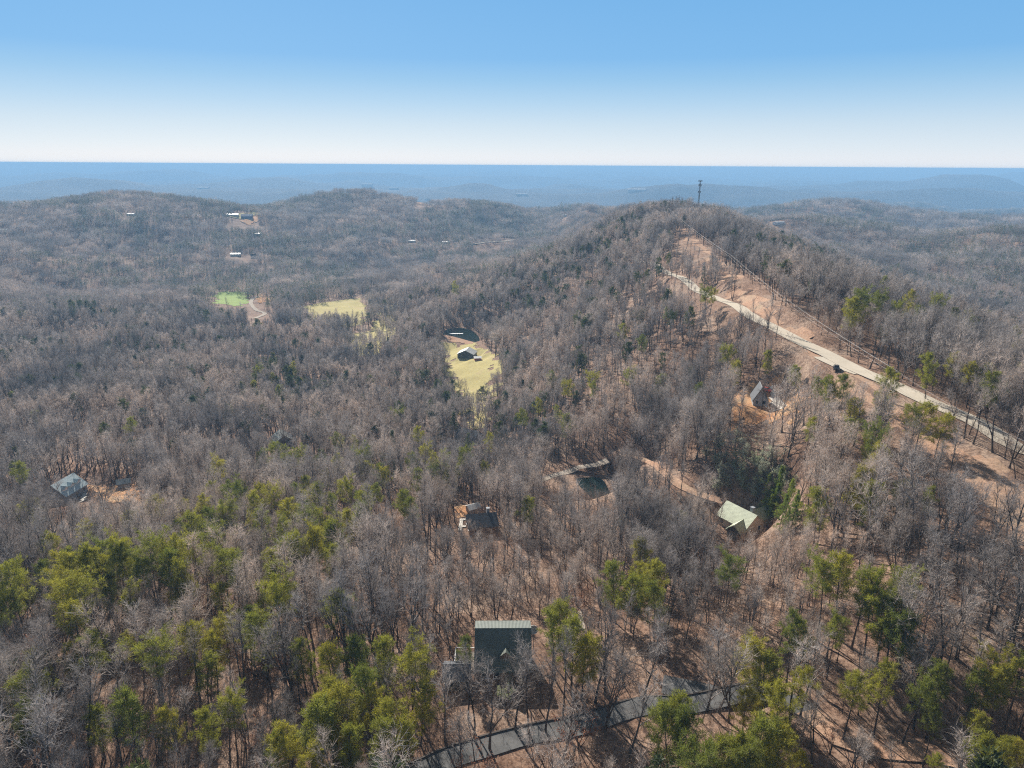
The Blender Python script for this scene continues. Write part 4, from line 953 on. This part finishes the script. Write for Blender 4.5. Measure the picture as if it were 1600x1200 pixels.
# ------------------------------------------------------------------ where trees may stand
# spots the photograph shows unhidden: a tree nearer than the spot that would cover it is thinned out there
VIEW = [([(742,970),(848,968),(848,988),(742,988)], .93), ([(742,985),(850,985),(850,1045),(742,1045)], .25), ([(688,1032),(738,1032),(738,1085),(688,1085)], .45),
 ([(700,1065),(920,1065),(920,1145),(700,1160)], .45), ([(690,1180),(770,1150),(1010,1098),(1150,1085),(1160,1120),(1010,1135),(760,1195)], .9),
 ([(1160,488),(1200,504),(1250,528),(1300,552),(1345,574),(1400,598),(1390,606),(1335,590),(1285,570),(1240,545),(1190,517),(1155,498)], .85), ([(1280,545),(1345,572),(1400,598),(1385,604),(1320,584),(1285,572)], .97),
 ([(1028,331),(1046,333),(1075,362),(1112,400),(1095,408),(1055,368)], .93), ([(1112,400),(1150,440),(1200,488),(1255,530),(1240,536),(1185,495),(1130,440),(1095,408)], .35), ([(1370,612),(1440,668),(1600,780),(1600,815),(1500,745),(1390,660)], .55),
 ([(1400,596),(1600,688),(1600,705),(1400,612)], .0),
 ([(697,535),(752,538),(783,582),(776,598),(742,606),(712,600),(705,560)], .95), ([(690,510),(748,512),(748,532),(690,532)], .85), ([(712,540),(752,540),(752,565),(712,565)], 1.0), ([(700,612),(770,605),(760,660),(722,660)], .1),
 ([(322,455),(400,455),(400,480),(350,480),(322,472)], .97), ([(388,448),(430,448),(425,498),(388,498)], .97), ([(735,384),(860,358),(862,366),(740,388)], .8), ([(476,470),(572,468),(572,492),(478,492)], .75), ([(545,515),(590,500),(615,478),(618,520),(570,548)], .6),
 ([(1130,778),(1190,778),(1190,825),(1130,825)], .97), ([(850,730),(955,725),(958,768),(905,765),(850,752)], .97), ([(940,705),(1000,705),(1090,765),(1060,765),(960,720)], .6),
 ([(1170,595),(1230,595),(1230,636),(1170,640)], .9), ([(1125,630),(1260,610),(1260,655),(1130,660)], .45), ([(1190,565),(1260,570),(1250,600),(1190,600)], .35),
 ([(1188,742),(1258,742),(1258,818),(1188,818)], .85), ([(1122,672),(1250,672),(1250,762),(1122,762)], .55),
 ([(73,738),(138,738),(138,780),(73,775)], .97), ([(140,755),(240,760),(240,785),(140,780)], .7), ([(712,782),(775,782),(775,832),(712,832)], .75), ([(418,668),(462,668),(462,698),(418,698)], .7), ([(712,662),(758,662),(758,692),(712,692)], .5),
 ([(355,330),(415,330),(415,350),(355,350)], .8), ([(355,390),(415,390),(415,402),(355,402)], .6), ([(395,360),(410,360),(410,367),(395,367)], .6), ([(645,306),(692,306),(692,322),(645,322)], .75), ([(590,366),(622,366),(622,380),(590,380)], .6), ([(636,372),(704,372),(704,380),(636,380)], .4),
 ([(1190,340),(1226,340),(1226,350),(1190,350)], .8), ([(876,330),(890,330),(890,340),(876,340)], 1), ([(0,350),(12,350),(12,366),(0,366)], 1), ([(1288,562),(1320,562),(1320,585),(1288,585)], 1), ([(1085,280),(1100,280),(1100,318),(1085,318)], 1),
 ([(918,376),(1010,408),(1090,452),(1160,486),(1150,494),(1085,464),(1005,418),(918,386)], .88), ([(820,975),(845,975),(845,995),(820,995)], 1), ([(886,945),(930,960),(930,1000),(890,990)], .6), ([(195,328),(232,328),(232,340),(195,340)], .4), ([(185,745),(205,745),(205,760),(185,760)], 1)]
def view_ok(x, y, z, h, rnd, lo=.2):
    ok = np.ones(x.shape, bool); dep0 = np.hypot(x, y)
    for poly, pr in VIEW:
        c = np.mean(poly, 0); cx_, cy_ = at(c[0], c[1], 0); dc = math.hypot(cx_, cy_)
        P = np.array(poly, float); hit = np.zeros(x.shape, bool); wpx = np.clip(h * .14 * F / np.maximum(dep0, 1), 0, 60)
        for fr in (lo, .35, .5, .65, .8, .95):
            px, py, d_ = project(x, y, z + h * fr)
            for o_ in (-.8, 0, .8): hit |= inpoly(px + o_ * wpx * (1 if fr > .4 else .15), py, P)
        ok &= ~(hit & (dep0 < dc + 3) & (rnd < pr))
    return ok
def clear_ok(x, y, m=1.5):
    ok = np.ones(x.shape, bool)
    for P in CLEAR:
        x0, y0 = P.min(0); x1, y1 = P.max(0); b = (x > x0) & (x < x1) & (y > y0) & (y < y1)
        if b.any(): ok[b] &= ~inpoly(x[b], y[b], P)
    for L, hw in CLEARLINES:
        x0, y0 = L.min(0) - 12; x1, y1 = L.max(0) + 12; b = (x > x0) & (x < x1) & (y > y0) & (y < y1)
        if b.any(): ok[b] &= polydist(x[b], y[b], L[::2] if len(L) > 20 else L)[0] > hw
    for h in HP:
        rad = 8 if h[3] < 800 else 15
        if h[0] in ('shedw', 'redshed', 'garage', 'shedgrey'): rad = 5
        if h[3] < 640 and rad > 6 and h[0] not in ('white_dormer', 'lowgrey', 'main', 'slate', 'grey'):
            s0 = np.array((h[1], h[2])); s1 = s0 + np.array((SUNV.x, SUNV.y)) / math.hypot(SUNV.x, SUNV.y) * 22
            ok &= polydist(x, y, np.array((s0, s1)))[0] > 6.5
        ok &= np.hypot(x - h[1], y - h[2]) > rad
    return ok
def scatter(cell, rmin, rmax, half_deg, seed, jit=.85):
    rs = np.random.default_rng(seed); m_ = rmax * math.sin(R(half_deg))
    X, Y = np.meshgrid(np.arange(-m_, m_, cell), np.arange(20 if rmin < 100 else rmin * .6, rmax, cell)); X = X.ravel(); Y = Y.ravel()
    X = X + rs.uniform(-.5, .5, X.shape) * cell * jit; Y = Y + rs.uniform(-.5, .5, X.shape) * cell * jit
    r_ = np.hypot(X, Y); a = np.abs(np.arctan2(X, Y)); k = (r_ >= rmin) & (r_ < rmax) & (a < R(half_deg) + 30 / np.maximum(r_, 30)); return X[k], Y[k], rs

# ---- pines and other evergreens placed one by one where the photograph shows them
PINES_AT = [ # px, py of the crown middle, height
 (455,1165,14),(500,1128,15),(540,1112,15),(575,1065,15),(602,1025,14),(640,1055,15),(655,1095,13),(560,1018,13),(520,1035,12),(622,1125,14),(592,1158,14),(642,1160,12),(325,1130,11),(332,1012,12),(318,1048,11),(352,990,12),
 (150,1005,12),(192,1015,11),(112,1025,10),(62,1035,10),(430,1170,12),(475,1190,13),(545,1165,13),(575,1110,13),
 (26,925,19),(92,900,19),(112,935,17),(132,890,19),(160,880,19),(186,885,18),(206,875,19),(236,875,19),(256,895,18),(281,910,17),(274,875,18),(350,898,15),(330,850,16),(296,825,17),(312,800,17),(345,815,16),(400,795,16),(430,785,16),(450,805,16),
 (470,775,16),(440,855,15),(470,865,15),(482,825,16),(500,775,16),(520,795,16),(540,770,16),(560,805,15),(530,835,15),(410,938,14),(442,932,14),(56,795,13),(20,955,13),(380,770,15),(415,815,15),(495,850,14),(508,810,15),
 (592,775,14),(632,782,13),(690,738,13),(760,732,12),(645,792,12),(605,748,12),
 (966,908,15),(990,925,14),(1016,905,15),(1026,932,14),(1000,902,13),(870,988,15),(896,1005,16),(912,1022,14),(885,975,15),(1140,908,14),
 (1290,918,17),(1318,905,18),(1345,925,17),(1366,940,16),(1400,968,16),(1412,980,15),(1385,955,15),(1240,992,15),(1262,1004,14),(1302,998,12),(1195,1028,15),(1190,1055,13),
 (1330,1084,13),(1380,1074,14),(1426,1082,14),(1465,1074,14),(1520,1064,14),(1546,1054,14),(1562,1084,14),(1592,1054,14),(1456,1134,11),(1532,1144,10),
 (1050,1142,15),(1080,1150,15),(1068,1122,15),(1030,1115,12),(1150,1174,14),(1190,1154,14),(1212,1172,13),(1170,1196,13),(1130,1194,13),(1256,1192,10),(1460,1192,8),(1572,1184,10),(1592,1174,10),(1165,1102,9),
 (1380,595,14),(1396,602,13),(1320,602,12),(1300,612,12),(1336,642,12),(1282,600,10),(1455,572,14),(1480,567,14),(1520,588,13),(1550,602,13),(1440,650,13),(1470,665,12),
 (1105,468,16),(1140,562,15),(975,517,14),(1545,492,14),(1580,502,14),(1150,578,13),(1040,492,14),(1112,462,14),(1200,560,12),(1245,585,11),
 (400,584,16),(430,592,16),(396,604,15),(380,604,15),(455,574,16),(436,612,15),(470,602,15),(60,652,14),(20,622,14),(710,446,22),(712,458,20),(1420,655,12),(1360,700,10),(1330,668,10),(725,1010,9)]
PR = []   # pines: x, y, z, h, dark?
for px, py, h in PINES_AT:
    x, y = at(px, py, h * .72); PR.append((x, y, h, 0))
# loose pines through the woods, thicker where the photograph has them
X, Y, rs = scatter(8.5, 70, 900, 41, 51)
zz = hm(X, Y); nz = fbm(X / 90, Y / 90, 3, 61)
px, py, d_ = project(X, Y, zz + 10)
pz = np.where(nz > .54, .38, .06)
def boost(poly, v):
    global pz
    pz = np.where(inpoly(px, py, poly), v, pz)
boost([(300,790),(380,755),(520,745),(590,770),(575,830),(540,880),(430,870),(330,850)], .6); boost([(40,890),(220,850),(320,830),(330,900),(300,940),(40,960)], .45)
boost([(480,1010),(650,990),(690,1100),(640,1200),(430,1200)], .12); boost([(1310,1050),(1600,1030),(1600,1130),(1330,1130)], .01); boost([(120,980),(240,990),(200,1060),(100,1050)], .2)
boost([(700,830),(1200,830),(1200,1060),(700,1060)], .006); boost([(1100,830),(1600,750),(1600,1030),(1100,1030)], .008); boost([(380,560),(480,560),(480,640),(360,640)], .4)
boost([(900,400),(1250,440),(1300,560),(1000,600),(900,520)], .10); boost([(250,500),(520,500),(540,560),(250,560)], .10); boost([(900,620),(1100,640),(1050,800),(900,800)], .004)
k = rs.random(X.shape) < pz; X, Y, zz = X[k], Y[k], zz[k]; h = rs.uniform(11, 17, X.shape)
k = clear_ok(X, Y) & view_ok(X, Y, zz, h, rs.random(X.shape)); X, Y, h = X[k], Y[k], h[k]
for x, y, hh in zip(X, Y, h): PR.append((float(x), float(y), float(hh), 1))
PR = np.array(PR)
# ---- other evergreens and rusty-leaved saplings
OTHER = []
for px, py, h in [(1205,765,12),(1218,752,13),(1232,770,12),(1208,790,10),(1222,795,11),(1240,795,10),(1250,785,9),(1198,778,10),(1228,810,8),(1213,775,12)]: OTHER.append(('cone', px, py, h))
for px, py, h in [(1130,690,8),(1150,680,9),(1165,700,8),(1180,715,8),(1150,715,9),(1135,730,8),(1160,738,8),(1185,738,9),(1200,725,8),(1215,735,8),(1230,745,8),(1145,750,7),(1125,755,7),(1200,700,8),(1170,755,7),(1185,765,7),(1240,750,7),(1275,785,6),(1120,715,7),(1105,700,7),(1215,710,7),(975,815,5),(800,1065,4),(790,1085,4)]: OTHER.append(('bush', px, py, h))
for px, py, h in [(28,1005,8),(52,1030,8),(70,1012,7),(110,802,7),(135,812,7),(150,806,6),(905,1132,8),(760,1195,7),(730,1200,7),(1300,1150,6),(400,1025,8),(440,1030,7),(30,1090,7),(390,1155,6),(900,935,6),(915,925,6)]: OTHER.append(('rust', px, py, h))

# ---- bare trees
HAND = [(805,1143,19),(826,1147,18),(879,1122,18),(852,1145,17),(765,1172,17),(741,1157,17),(696,1160,16),(662,1143,17),(732,1124,15),(930,1098,19),(945,1085,18),(1005,1098,17),(1105,1110,17),(1122,1112,17),(1138,1128,16),(1232,1130,18),(1250,1120,17),(1413,878,24),(1365,700,17),(705,612,15),(718,618,12),(1190,640,12)]
BX, BY, BH = [], [], []
for px, py, h in HAND:
    x, y = at(px, py, 0); BX.append(x); BY.append(y); BH.append(h)
nh = len(HAND)
X, Y, rs = scatter(4.15, 66, 900, 42, 71)
zz = hm(X, Y); nz = fbm(X / 40, Y / 40, 3, 81)
px, py, d_ = project(X, Y, zz)
dens = np.clip(.30 + 1.1 * nz, .45, 1.0)
def thin(poly, v):
    global dens
    dens = np.where(inpoly(px, py, poly), dens * v, dens)
thin([(1180,820),(1600,700),(1600,1010),(1230,960)], 1.0); thin([(640,1000),(1180,990),(1260,1180),(680,1180)], .75); thin([(1100,560),(1300,560),(1400,640),(1330,800),(1110,660)], 1.0); thin([(1380,620),(1600,740),(1600,900),(1350,700)], 1.0); thin([(1180,960),(1600,960),(1600,1200),(1180,1200)], 1.0)
k = rs.random(X.shape) < dens; X, Y, zz = X[k], Y[k], zz[k]
X2, Y2, rs2 = scatter(4.6, 66, 420, 42, 77); p2, q2, _ = project(X2, Y2, hm(X2, Y2)); k2 = inpoly(p2, q2, [(1010,600),(1180,660),(1380,690),(1600,840),(1600,1120),(1250,1090),(1000,1000),(960,760)]) & (rs2.random(X2.shape) < .75)
X = np.concatenate([X, X2[k2]]); Y = np.concatenate([Y, Y2[k2]]); zz = hm(X, Y)
h = rs.uniform(9.5, 20.5, X.shape) * np.where(fbm(X / 45, Y / 45, 2, 91) > .55, .68, 1)
k = clear_ok(X, Y) & view_ok(X, Y, zz, h, rs.random(X.shape))
dmin = np.full(X.shape, 1e9)
for q in range(len(PR)): 
    if PR[q, 3] == 0: dmin = np.minimum(dmin, np.hypot(X - PR[q, 0], Y - PR[q, 1]))
k &= dmin > 1.8
# keep the crowns of the pines that stand open in the photograph uncovered by bare trees just before them
r_ = np.hypot(X, Y)
for q in range(len(PINES_AT)):
    ppx, ppy, ph = PINES_AT[q]; pd = math.hypot(PR[q, 0], PR[q, 1])
    cpx, cpy, _ = project(X, Y, zz + h * .75); w = 3.4 * F / pd
    k &= ~((np.abs(cpx - ppx) < w) & (np.abs(cpy - ppy) < w * 1.1) & (r_ < pd) & (rs.random(X.shape) < .85))
X, Y, h = X[k], Y[k], h[k]
BX = np.concatenate([BX, X]); BY = np.concatenate([BY, Y]); BH = np.concatenate([BH, h]); BZ = hm(BX, BY)
print('bare trees within 900 m:', len(BX), ' pines:', len(PR))

# ---- how large each shows, and what stands near it
def in_frame(x, y, z, h):
    a, b2, d_ = project(x, y, z + h * .7); c, e, d2 = project(x, y, z + h * .3)
    return ((a > -10) & (a < 1610) & (b2 > -10) & (b2 < 1215)) | ((c > -10) & (c < 1610) & (e > -10) & (e < 1215))
MARKS = [('the dark green roof', HP[0][1], HP[0][2], 17), ('the small dark outbuilding', HP[1][1], HP[1][2], 9)]
for t_, px_, py_ in (('the pale green roof', 1158, 815), ('the near pond', 930, 750), ('the gravel turnaround', 905, 975)): MARKS.append((t_, *at(px_, py_), 24))
def where_words(x, y):
    d, a = polydist(np.array([x]), np.array([y]), ROADS['drive']['line'])
    for t_, mx, my, rad in MARKS:
        e = math.hypot(x - mx, y - my)
        if e < rad: return ('beyond ' if y > my + 4 else 'this side of ' if y < my - 4 else 'beside ') + t_
    if d[0] < 9:
        f_ = a[0] / len(ROADS['drive']['line']); my = ROADS['drive']['line'][int(min(a[0], len(ROADS['drive']['line']) - 1))][1]
        return ('above' if y > my else 'below') + (' the straight asphalt drive' if f_ < .4 else ' the asphalt drive bend' if f_ < .75 else ' the asphalt drive end')
    d, a = polydist(np.array([x]), np.array([y]), ROADS['track']['line'])
    if d[0] < 9: return 'along the pale dirt track'
    px_, py_, _ = project(x, y, float(hm(x, y)) + 6); px_ = float(px_[0]); py_ = float(py_[0])
    zone = ('far left edge', 'far left', 'left', 'inner left', 'central', 'inner right', 'right', 'far right', 'far right edge')[int(min(8, max(0, px_ / 178)))]
    row = 'bottom' if py_ > 1130 else 'lowest' if py_ > 1060 else 'low' if py_ > 990 else 'lower middle' if py_ > 920 else 'middle' if py_ > 840 else 'upper middle' if py_ > 740 else 'upper'
    return f'in the {zone} {row} woods'
ORD = ['leftmost', 'second', 'third', 'fourth', 'fifth', 'sixth', 'seventh', 'eighth', 'ninth', 'tenth', 'eleventh', 'twelfth']
CNT = 'zero one two three four five six seven eight nine ten eleven twelve'.split()
def single_labels(rows):
    """rows: (look, kind singular, kind plural, x, y); a label for each that says which one it is"""
    out = [None] * len(rows); buck = {}
    for i, (look, one, many, x, y) in enumerate(rows): buck.setdefault((look, one, many, where_words(x, y)), []).append(i)
    for (look, one, many, wh), ids in buck.items():
        ids.sort(key=lambda i: float(project(rows[i][3], rows[i][4], 0)[0][0])); n_ = len(ids)
        for q, i in enumerate(ids):
            if n_ == 1: out[i] = f'{look} {one} {wh}'
            elif n_ == 2: out[i] = f'{"left" if q == 0 else "right"} one of two {look} {many} {wh}'
            elif n_ <= 12: out[i] = (f'leftmost of {CNT[n_]} {look} {many} {wh}' if q == 0 else f'rightmost of {CNT[n_]} {look} {many} {wh}' if q == n_ - 1 else f'{ORD[q]} from left of {CNT[n_]} {look} {many} {wh}')
            else: out[i] = f'one of many {look} {many} {wh}'
    return out

def put(name, proto, x, y, h, label, cat, group, made={}):
    f_, H, tm, cm = proto[:4]; key = (name, id(tm)); z = float(hm(x, y))
    s = h / H; rz = random.uniform(0, 6.283); sc = (s * random.uniform(.88, 1.14),) * 2 + (s,); tl = (random.gauss(0, .025), random.gauss(0, .025))
    if key not in made:
        root = empty(name, (0, 0, 0)); t_ = bpy.data.objects.new('trunk', tm); c_ = bpy.data.objects.new('crown', cm)
        for o_ in (t_, c_): COL.objects.link(o_); o_.parent = root
        made[key] = root; root.location = (x, y, z); root.rotation_euler = (tl[0], tl[1], rz); root.scale = sc
    else: root = copy_thing(made[key], (x, y, z), rz, sc, tl)
    root['label'] = label; root['category'] = cat; root['group'] = group
    return root
LOOK = {'tall': 'slim', 'broad': 'broad-crowned', 'pole': 'pole-like', 'fork': 'fork-trunked', 'lean': 'leaning', 'low': 'low-spreading'}
vis = in_frame(BX, BY, BZ, BH); size = BH / np.hypot(np.hypot(BX, BY), CAM_H - BZ) * vis
order = np.argsort(-size); single = set(order[:300].tolist()) | set(range(18))
single = set(sorted(single, key=lambda i: -size[i])[:300])
brs = np.random.default_rng(5); btype = brs.integers(0, len(BARE), len(BX))
HT = {0: 3, 1: 0, 2: 6, 3: 0, 4: 7, 5: 2, 6: 6, 7: 4, 8: 3, 9: 3, 10: 7, 17: 2}
for q, v in HT.items(): btype[q] = v
sl_ = sorted(single)
for i, lab in zip(sl_, single_labels([(LOOK[BARE[btype[i]][0]], 'leafless tree', 'leafless trees', float(BX[i]), float(BY[i])) for i in sl_])):
    put('bare_tree', BARE[btype[i]], float(BX[i]), float(BY[i]), float(BH[i]), lab, 'tree', 'leafless trees of the near woods')
PZ = hm(PR[:, 0], PR[:, 1]); pvis = in_frame(PR[:, 0], PR[:, 1], PZ, PR[:, 2]); psize = PR[:, 2] / np.hypot(np.hypot(PR[:, 0], PR[:, 1]), CAM_H - PZ) * pvis
psize[:len(PINES_AT)] += 1; psingle = set(np.argsort(-psize)[:300].tolist())
prs = np.random.default_rng(6); ptype = prs.integers(0, len(PINE), len(PR))
PLOOK = {'full': 'bushy', 'tall': 'tall', 'flat': 'flat-topped', 'sparse': 'thin-crowned'}
pnear = np.hypot(PR[:, 0], PR[:, 1])
sl_ = sorted(psingle)
for i in sl_:
    tall = PR[i, 2] > 15.5; opts = [q for q, f_ in enumerate(PINE_FORMS) if f_[0] in ('tall', 'flat', 'sparse')]
    if not tall: opts = [0, 3, 7, 7, 0, 5] if i % 5 else [4, 6]
    if i < len(PINES_AT) and PINES_AT[i][0] > 1250 and PINES_AT[i][1] > 1000: opts = [1, 4, 5, 2, 4, 5]
    ptype[i] = opts[i % len(opts)]
for i, lab in zip(sl_, single_labels([(PLOOK[PINE[ptype[i]][0]], 'green pine', 'green pines', float(PR[i, 0]), float(PR[i, 1])) for i in sl_])):
    put('pine_tree', PINE[ptype[i]], float(PR[i, 0]), float(PR[i, 1]), float(PR[i, 2]), lab, 'pine tree', 'pines among the bare woods')
OT = [(kd, *at(px_, py_, h * .6), h) for kd, px_, py_, h in OTHER]
OK_ = {'cone': ('bright', 'conical evergreen', 'conical evergreens'), 'bush': ('grey-green', 'evergreen shrub', 'evergreen shrubs'), 'rust': ('rusty-leaved', 'sapling', 'saplings')}
for i, (lab, (kd, x, y, h)) in enumerate(zip(single_labels([(*OK_[o_[0]], o_[1], o_[2]) for o_ in OT]), OT)):
    if kd == 'cone': put('conifer_tree', CONE[i % 2], x, y, h, lab, 'conifer', 'bright evergreens beside the pale green roof')
    elif kd == 'bush': put('evergreen_shrub', BUSH[i % 3], x, y, h, lab, 'shrub', 'grey-green evergreens of the slope thicket')
    else: put('rusty_sapling', RUST[i % 2], x, y, h, lab, 'sapling', 'rusty-leaved saplings')

# ------------------------------------------------------------------ the woods beyond, as masses
def hidden_collection(name, meshes):
    c = bpy.data.collections.new(name)
    for q, me_ in enumerate(meshes):
        o = bpy.data.objects.new('%s_%02d' % (name, q), me_); c.objects.link(o)
    return c
def mass(name, X, Y, Z, S, K, meshes, label, cat, rs, squash=.14):
    n_ = len(X); me_ = bpy.data.meshes.new(name); me_.vertices.add(n_); me_.vertices.foreach_set('co', np.stack([X, Y, Z], 1).astype(np.float32).ravel())
    for nm, ty, dat in (('rot', 'FLOAT', rs.uniform(0, 6.283, n_)), ('wid', 'FLOAT', S * rs.uniform(1 - squash, 1 + squash, n_)), ('hgt', 'FLOAT', S), ('pick', 'INT', K)):
        a = me_.attributes.new(nm, ty, 'POINT'); a.data.foreach_set('value', np.asarray(dat, np.int32 if ty == 'INT' else np.float32))
    o = bpy.data.objects.new(name, me_); COL.objects.link(o); tag(o, label, cat, kind='stuff')
    ng = bpy.data.node_groups.new(name, 'GeometryNodeTree'); ng.interface.new_socket('Geometry', in_out='INPUT', socket_type='NodeSocketGeometry'); ng.interface.new_socket('Geometry', in_out='OUTPUT', socket_type='NodeSocketGeometry')
    nd = ng.nodes.new; gi, go = nd('NodeGroupInput'), nd('NodeGroupOutput'); iop = nd('GeometryNodeInstanceOnPoints'); ci = nd('GeometryNodeCollectionInfo')
    ci.inputs['Collection'].default_value = hidden_collection(name + '_kinds', meshes); ci.inputs['Separate Children'].default_value = True; ci.inputs['Reset Children'].default_value = True
    def att(nm, ty): a = nd('GeometryNodeInputNamedAttribute'); a.data_type = ty; a.inputs['Name'].default_value = nm; return a.outputs['Attribute']
    rx = nd('ShaderNodeCombineXYZ'); sx = nd('ShaderNodeCombineXYZ'); l = ng.links.new
    l(att('rot', 'FLOAT'), rx.inputs['Z']); w_ = att('wid', 'FLOAT'); l(w_, sx.inputs['X']); l(w_, sx.inputs['Y']); l(att('hgt', 'FLOAT'), sx.inputs['Z'])
    l(gi.outputs[0], iop.inputs['Points']); l(ci.outputs[0], iop.inputs['Instance']); iop.inputs['Pick Instance'].default_value = True
    l(att('pick', 'INT'), iop.inputs['Instance Index']); l(rx.outputs[0], iop.inputs['Rotation']); l(sx.outputs[0], iop.inputs['Scale']); l(iop.outputs[0], go.inputs[0])
    md = o.modifiers.new('trees', 'NODES'); md.node_group = ng
    return o
rest = np.array([i for i in range(len(BX)) if i not in single]); r_ = np.hypot(BX[rest], BY[rest])
a = rest[r_ < 300]; mass('bare_woods', BX[a], BY[a], BZ[a], BH[a] / np.array([b_[1] for b_ in BARE])[btype[a]], btype[a], [b_[4] for b_ in BARE], 'dense grey leafless woods filling the near slopes', 'woods', rng)
a = rest[r_ >= 300]; t_ = btype[a] % len(BARE1); mass('bare_woods', BX[a], BY[a], BZ[a], BH[a] / np.array([b_[1] for b_ in BARE1])[t_], t_, [b_[2] for b_ in BARE1], 'dense grey leafless woods filling the valley and the ridge flanks', 'woods', rng)
rest = np.array([i for i in range(len(PR)) if i not in psingle])
if len(rest):
    t_ = ptype[rest] % len(PINE1); mass('pine_woods', PR[rest, 0], PR[rest, 1], PZ[rest], PR[rest, 2] / np.array([b_[1] for b_ in PINE1])[t_], t_, [b_[2] for b_ in PINE1], 'dark pines scattered through the leafless valley woods', 'woods', rng)
# undergrowth: thin leafless saplings and brush
BR = []
for q in range(5):
    rs = np.random.default_rng(700 + q); t_ = TM()
    for s_ in range(7):
        p = np.array((rs.normal() * 1.1, rs.normal() * 1.1, -.2)); hgt = rs.uniform(1.5, 5); P = limb_path(p, unit(np.array((rs.normal() * .2, rs.normal() * .2, 1))), hgt, 4, .1, .05, rs); t_.tube(P, [.035, .028, .02, .013, .006], 3)
        for j in range(14):
            p1, d1 = along(P, rs.uniform(.25, 1) * .99); d2 = spread(d1, rs.uniform(.4, 1.0), rs); l2 = rs.uniform(.5, 1.3); t_.blade(p1, d2, l2, .03, rs)
            for _ in range(2): t_.blade(p1 + d2 * l2 * rs.uniform(.3, .8), spread(d2, .7, rs), l2 * .5, .02, rs)
    BR.append(t_.mesh('brush', MT['brush']))
X, Y, rs = scatter(2.9, 70, 330, 42, 111); zz = hm(X, Y); k = (fbm(X / 22, Y / 22, 3, 121) + rs.uniform(-.15, .15, X.shape)) > .33
k &= clear_ok(X, Y) & view_ok(X, Y, zz, np.full(X.shape, 3.), rs.random(X.shape)); X, Y = X[k], Y[k]
mass('undergrowth', X, Y, hm(X, Y), rs.uniform(.6, 1.6, X.shape), rs.integers(0, 5, X.shape), BR, 'thin leafless brush and saplings over the forest floor', 'undergrowth', rs)
# far hillsides: clumps of many small trees
def clump(seed, npine, size=15.0, bare=26):
    rs = np.random.default_rng(seed); A_, B_, N_ = TM(), TM(), TM(); k = 0
    spots = [(rs.uniform(-size, size), rs.uniform(-size, size)) for _ in range(bare)]
    for q, (x, y) in enumerate(spots):
        p = np.array((x, y, -2.0)); pine = q < npine; h = rs.uniform(11, 18) + 2
        A_.tube([p, p + np.array((rs.normal() * .3, rs.normal() * .3, h * .8))], [.2, .07], 3)
        if pine:
            for _ in range(75):
                f = rs.uniform(0, 1); a = rs.uniform(0, 6.283); rr = (1 - f * .85) * 2.6 * rs.uniform(.4, 1) + .2
                N_.leaf(p + np.array((math.cos(a) * rr, math.sin(a) * rr, h * (.32 + .66 * f))), unit(rs.normal(size=3) + np.array((math.cos(a), math.sin(a), .2))), rs.uniform(.8, 1.5), .55, rs)
        else:
            cr = rs.uniform(2.6, 4.4)
            for _ in range(95):
                v = unit(rs.normal(size=3)) * rs.uniform(.35, 1) ** .6; q0 = p + np.array((v[0] * cr, v[1] * cr, h * .68 + v[2] * h * .30)); d = unit(np.array((v[0], v[1], v[2] * .5 + 1.0)) + rs.normal(size=3) * .4)
                B_.blade(q0, d, rs.uniform(1.2, 2.6), .17, rs)
    return two_mesh('wooded_clump', (A_, B_, N_), (MT['bark'], MT['twig'], MT['darkneedle']))
CL = [clump(800 + q, np_) for q, np_ in enumerate((0, 0, 1, 1, 2, 0, 5, 12))]
def far_mass(cell, r0, r1, seed, sc, label):
    X, Y, rs = scatter(cell, r0, r1, 42, seed); zz = hm(X, Y); nz = fbm(X / 160, Y / 160, 3, 131)
    k = clear_ok(X, Y) & view_ok(X, Y, zz, np.full(X.shape, 18.), rs.random(X.shape), lo=0); X, Y, nz = X[k], Y[k], nz[k]
    K = np.where(nz > .565, rs.integers(6, 8, X.shape), np.where(nz > .50, rs.integers(3, 7, X.shape), rs.integers(0, 5, X.shape)))
    S = sc * rs.uniform(.75, 1.1, X.shape) * (.8 + .4 * fbm(X / 300, Y / 300, 2, 141)); mass('hillside_woods', X, Y, hm(X, Y), S, K, CL, label, 'woods', rs, .1)
    print(label, len(X))
far_mass(25, 900, 2300, 151, 1.0, 'leafless woods with dark pines over the valley hills')
far_mass(38, 2300, 5200, 161, 1.35, 'hazy wooded hills below the distant plain')

# ------------------------------------------------------------------ the air
lo = float(GZ.min()) - 1.0; hi_ = CAM_H + 2.5
mb = MB(); mb.box(-60000, -4000, lo, 60000, 60000, hi_); hz = mb.build('haze', bpy.data.materials.new('haze'))
tag(hz, 'thin blue haze over the whole landscape', 'haze', kind='stuff')
m = hz.data.materials[0]; m.use_nodes = True; nt = m.node_tree; nt.nodes.clear()
pv = nt.nodes.new('ShaderNodeVolumePrincipled'); pv.inputs['Color'].default_value = (*HAZE_COLOR, 1); pv.inputs['Density'].default_value = HAZE_DENSITY; pv.inputs['Anisotropy'].default_value = 0.0
o_ = nt.nodes.new('ShaderNodeOutputMaterial'); nt.links.new(pv.outputs[0], o_.inputs['Volume'])
print('ground min/max', GZ.min(), GZ.max())
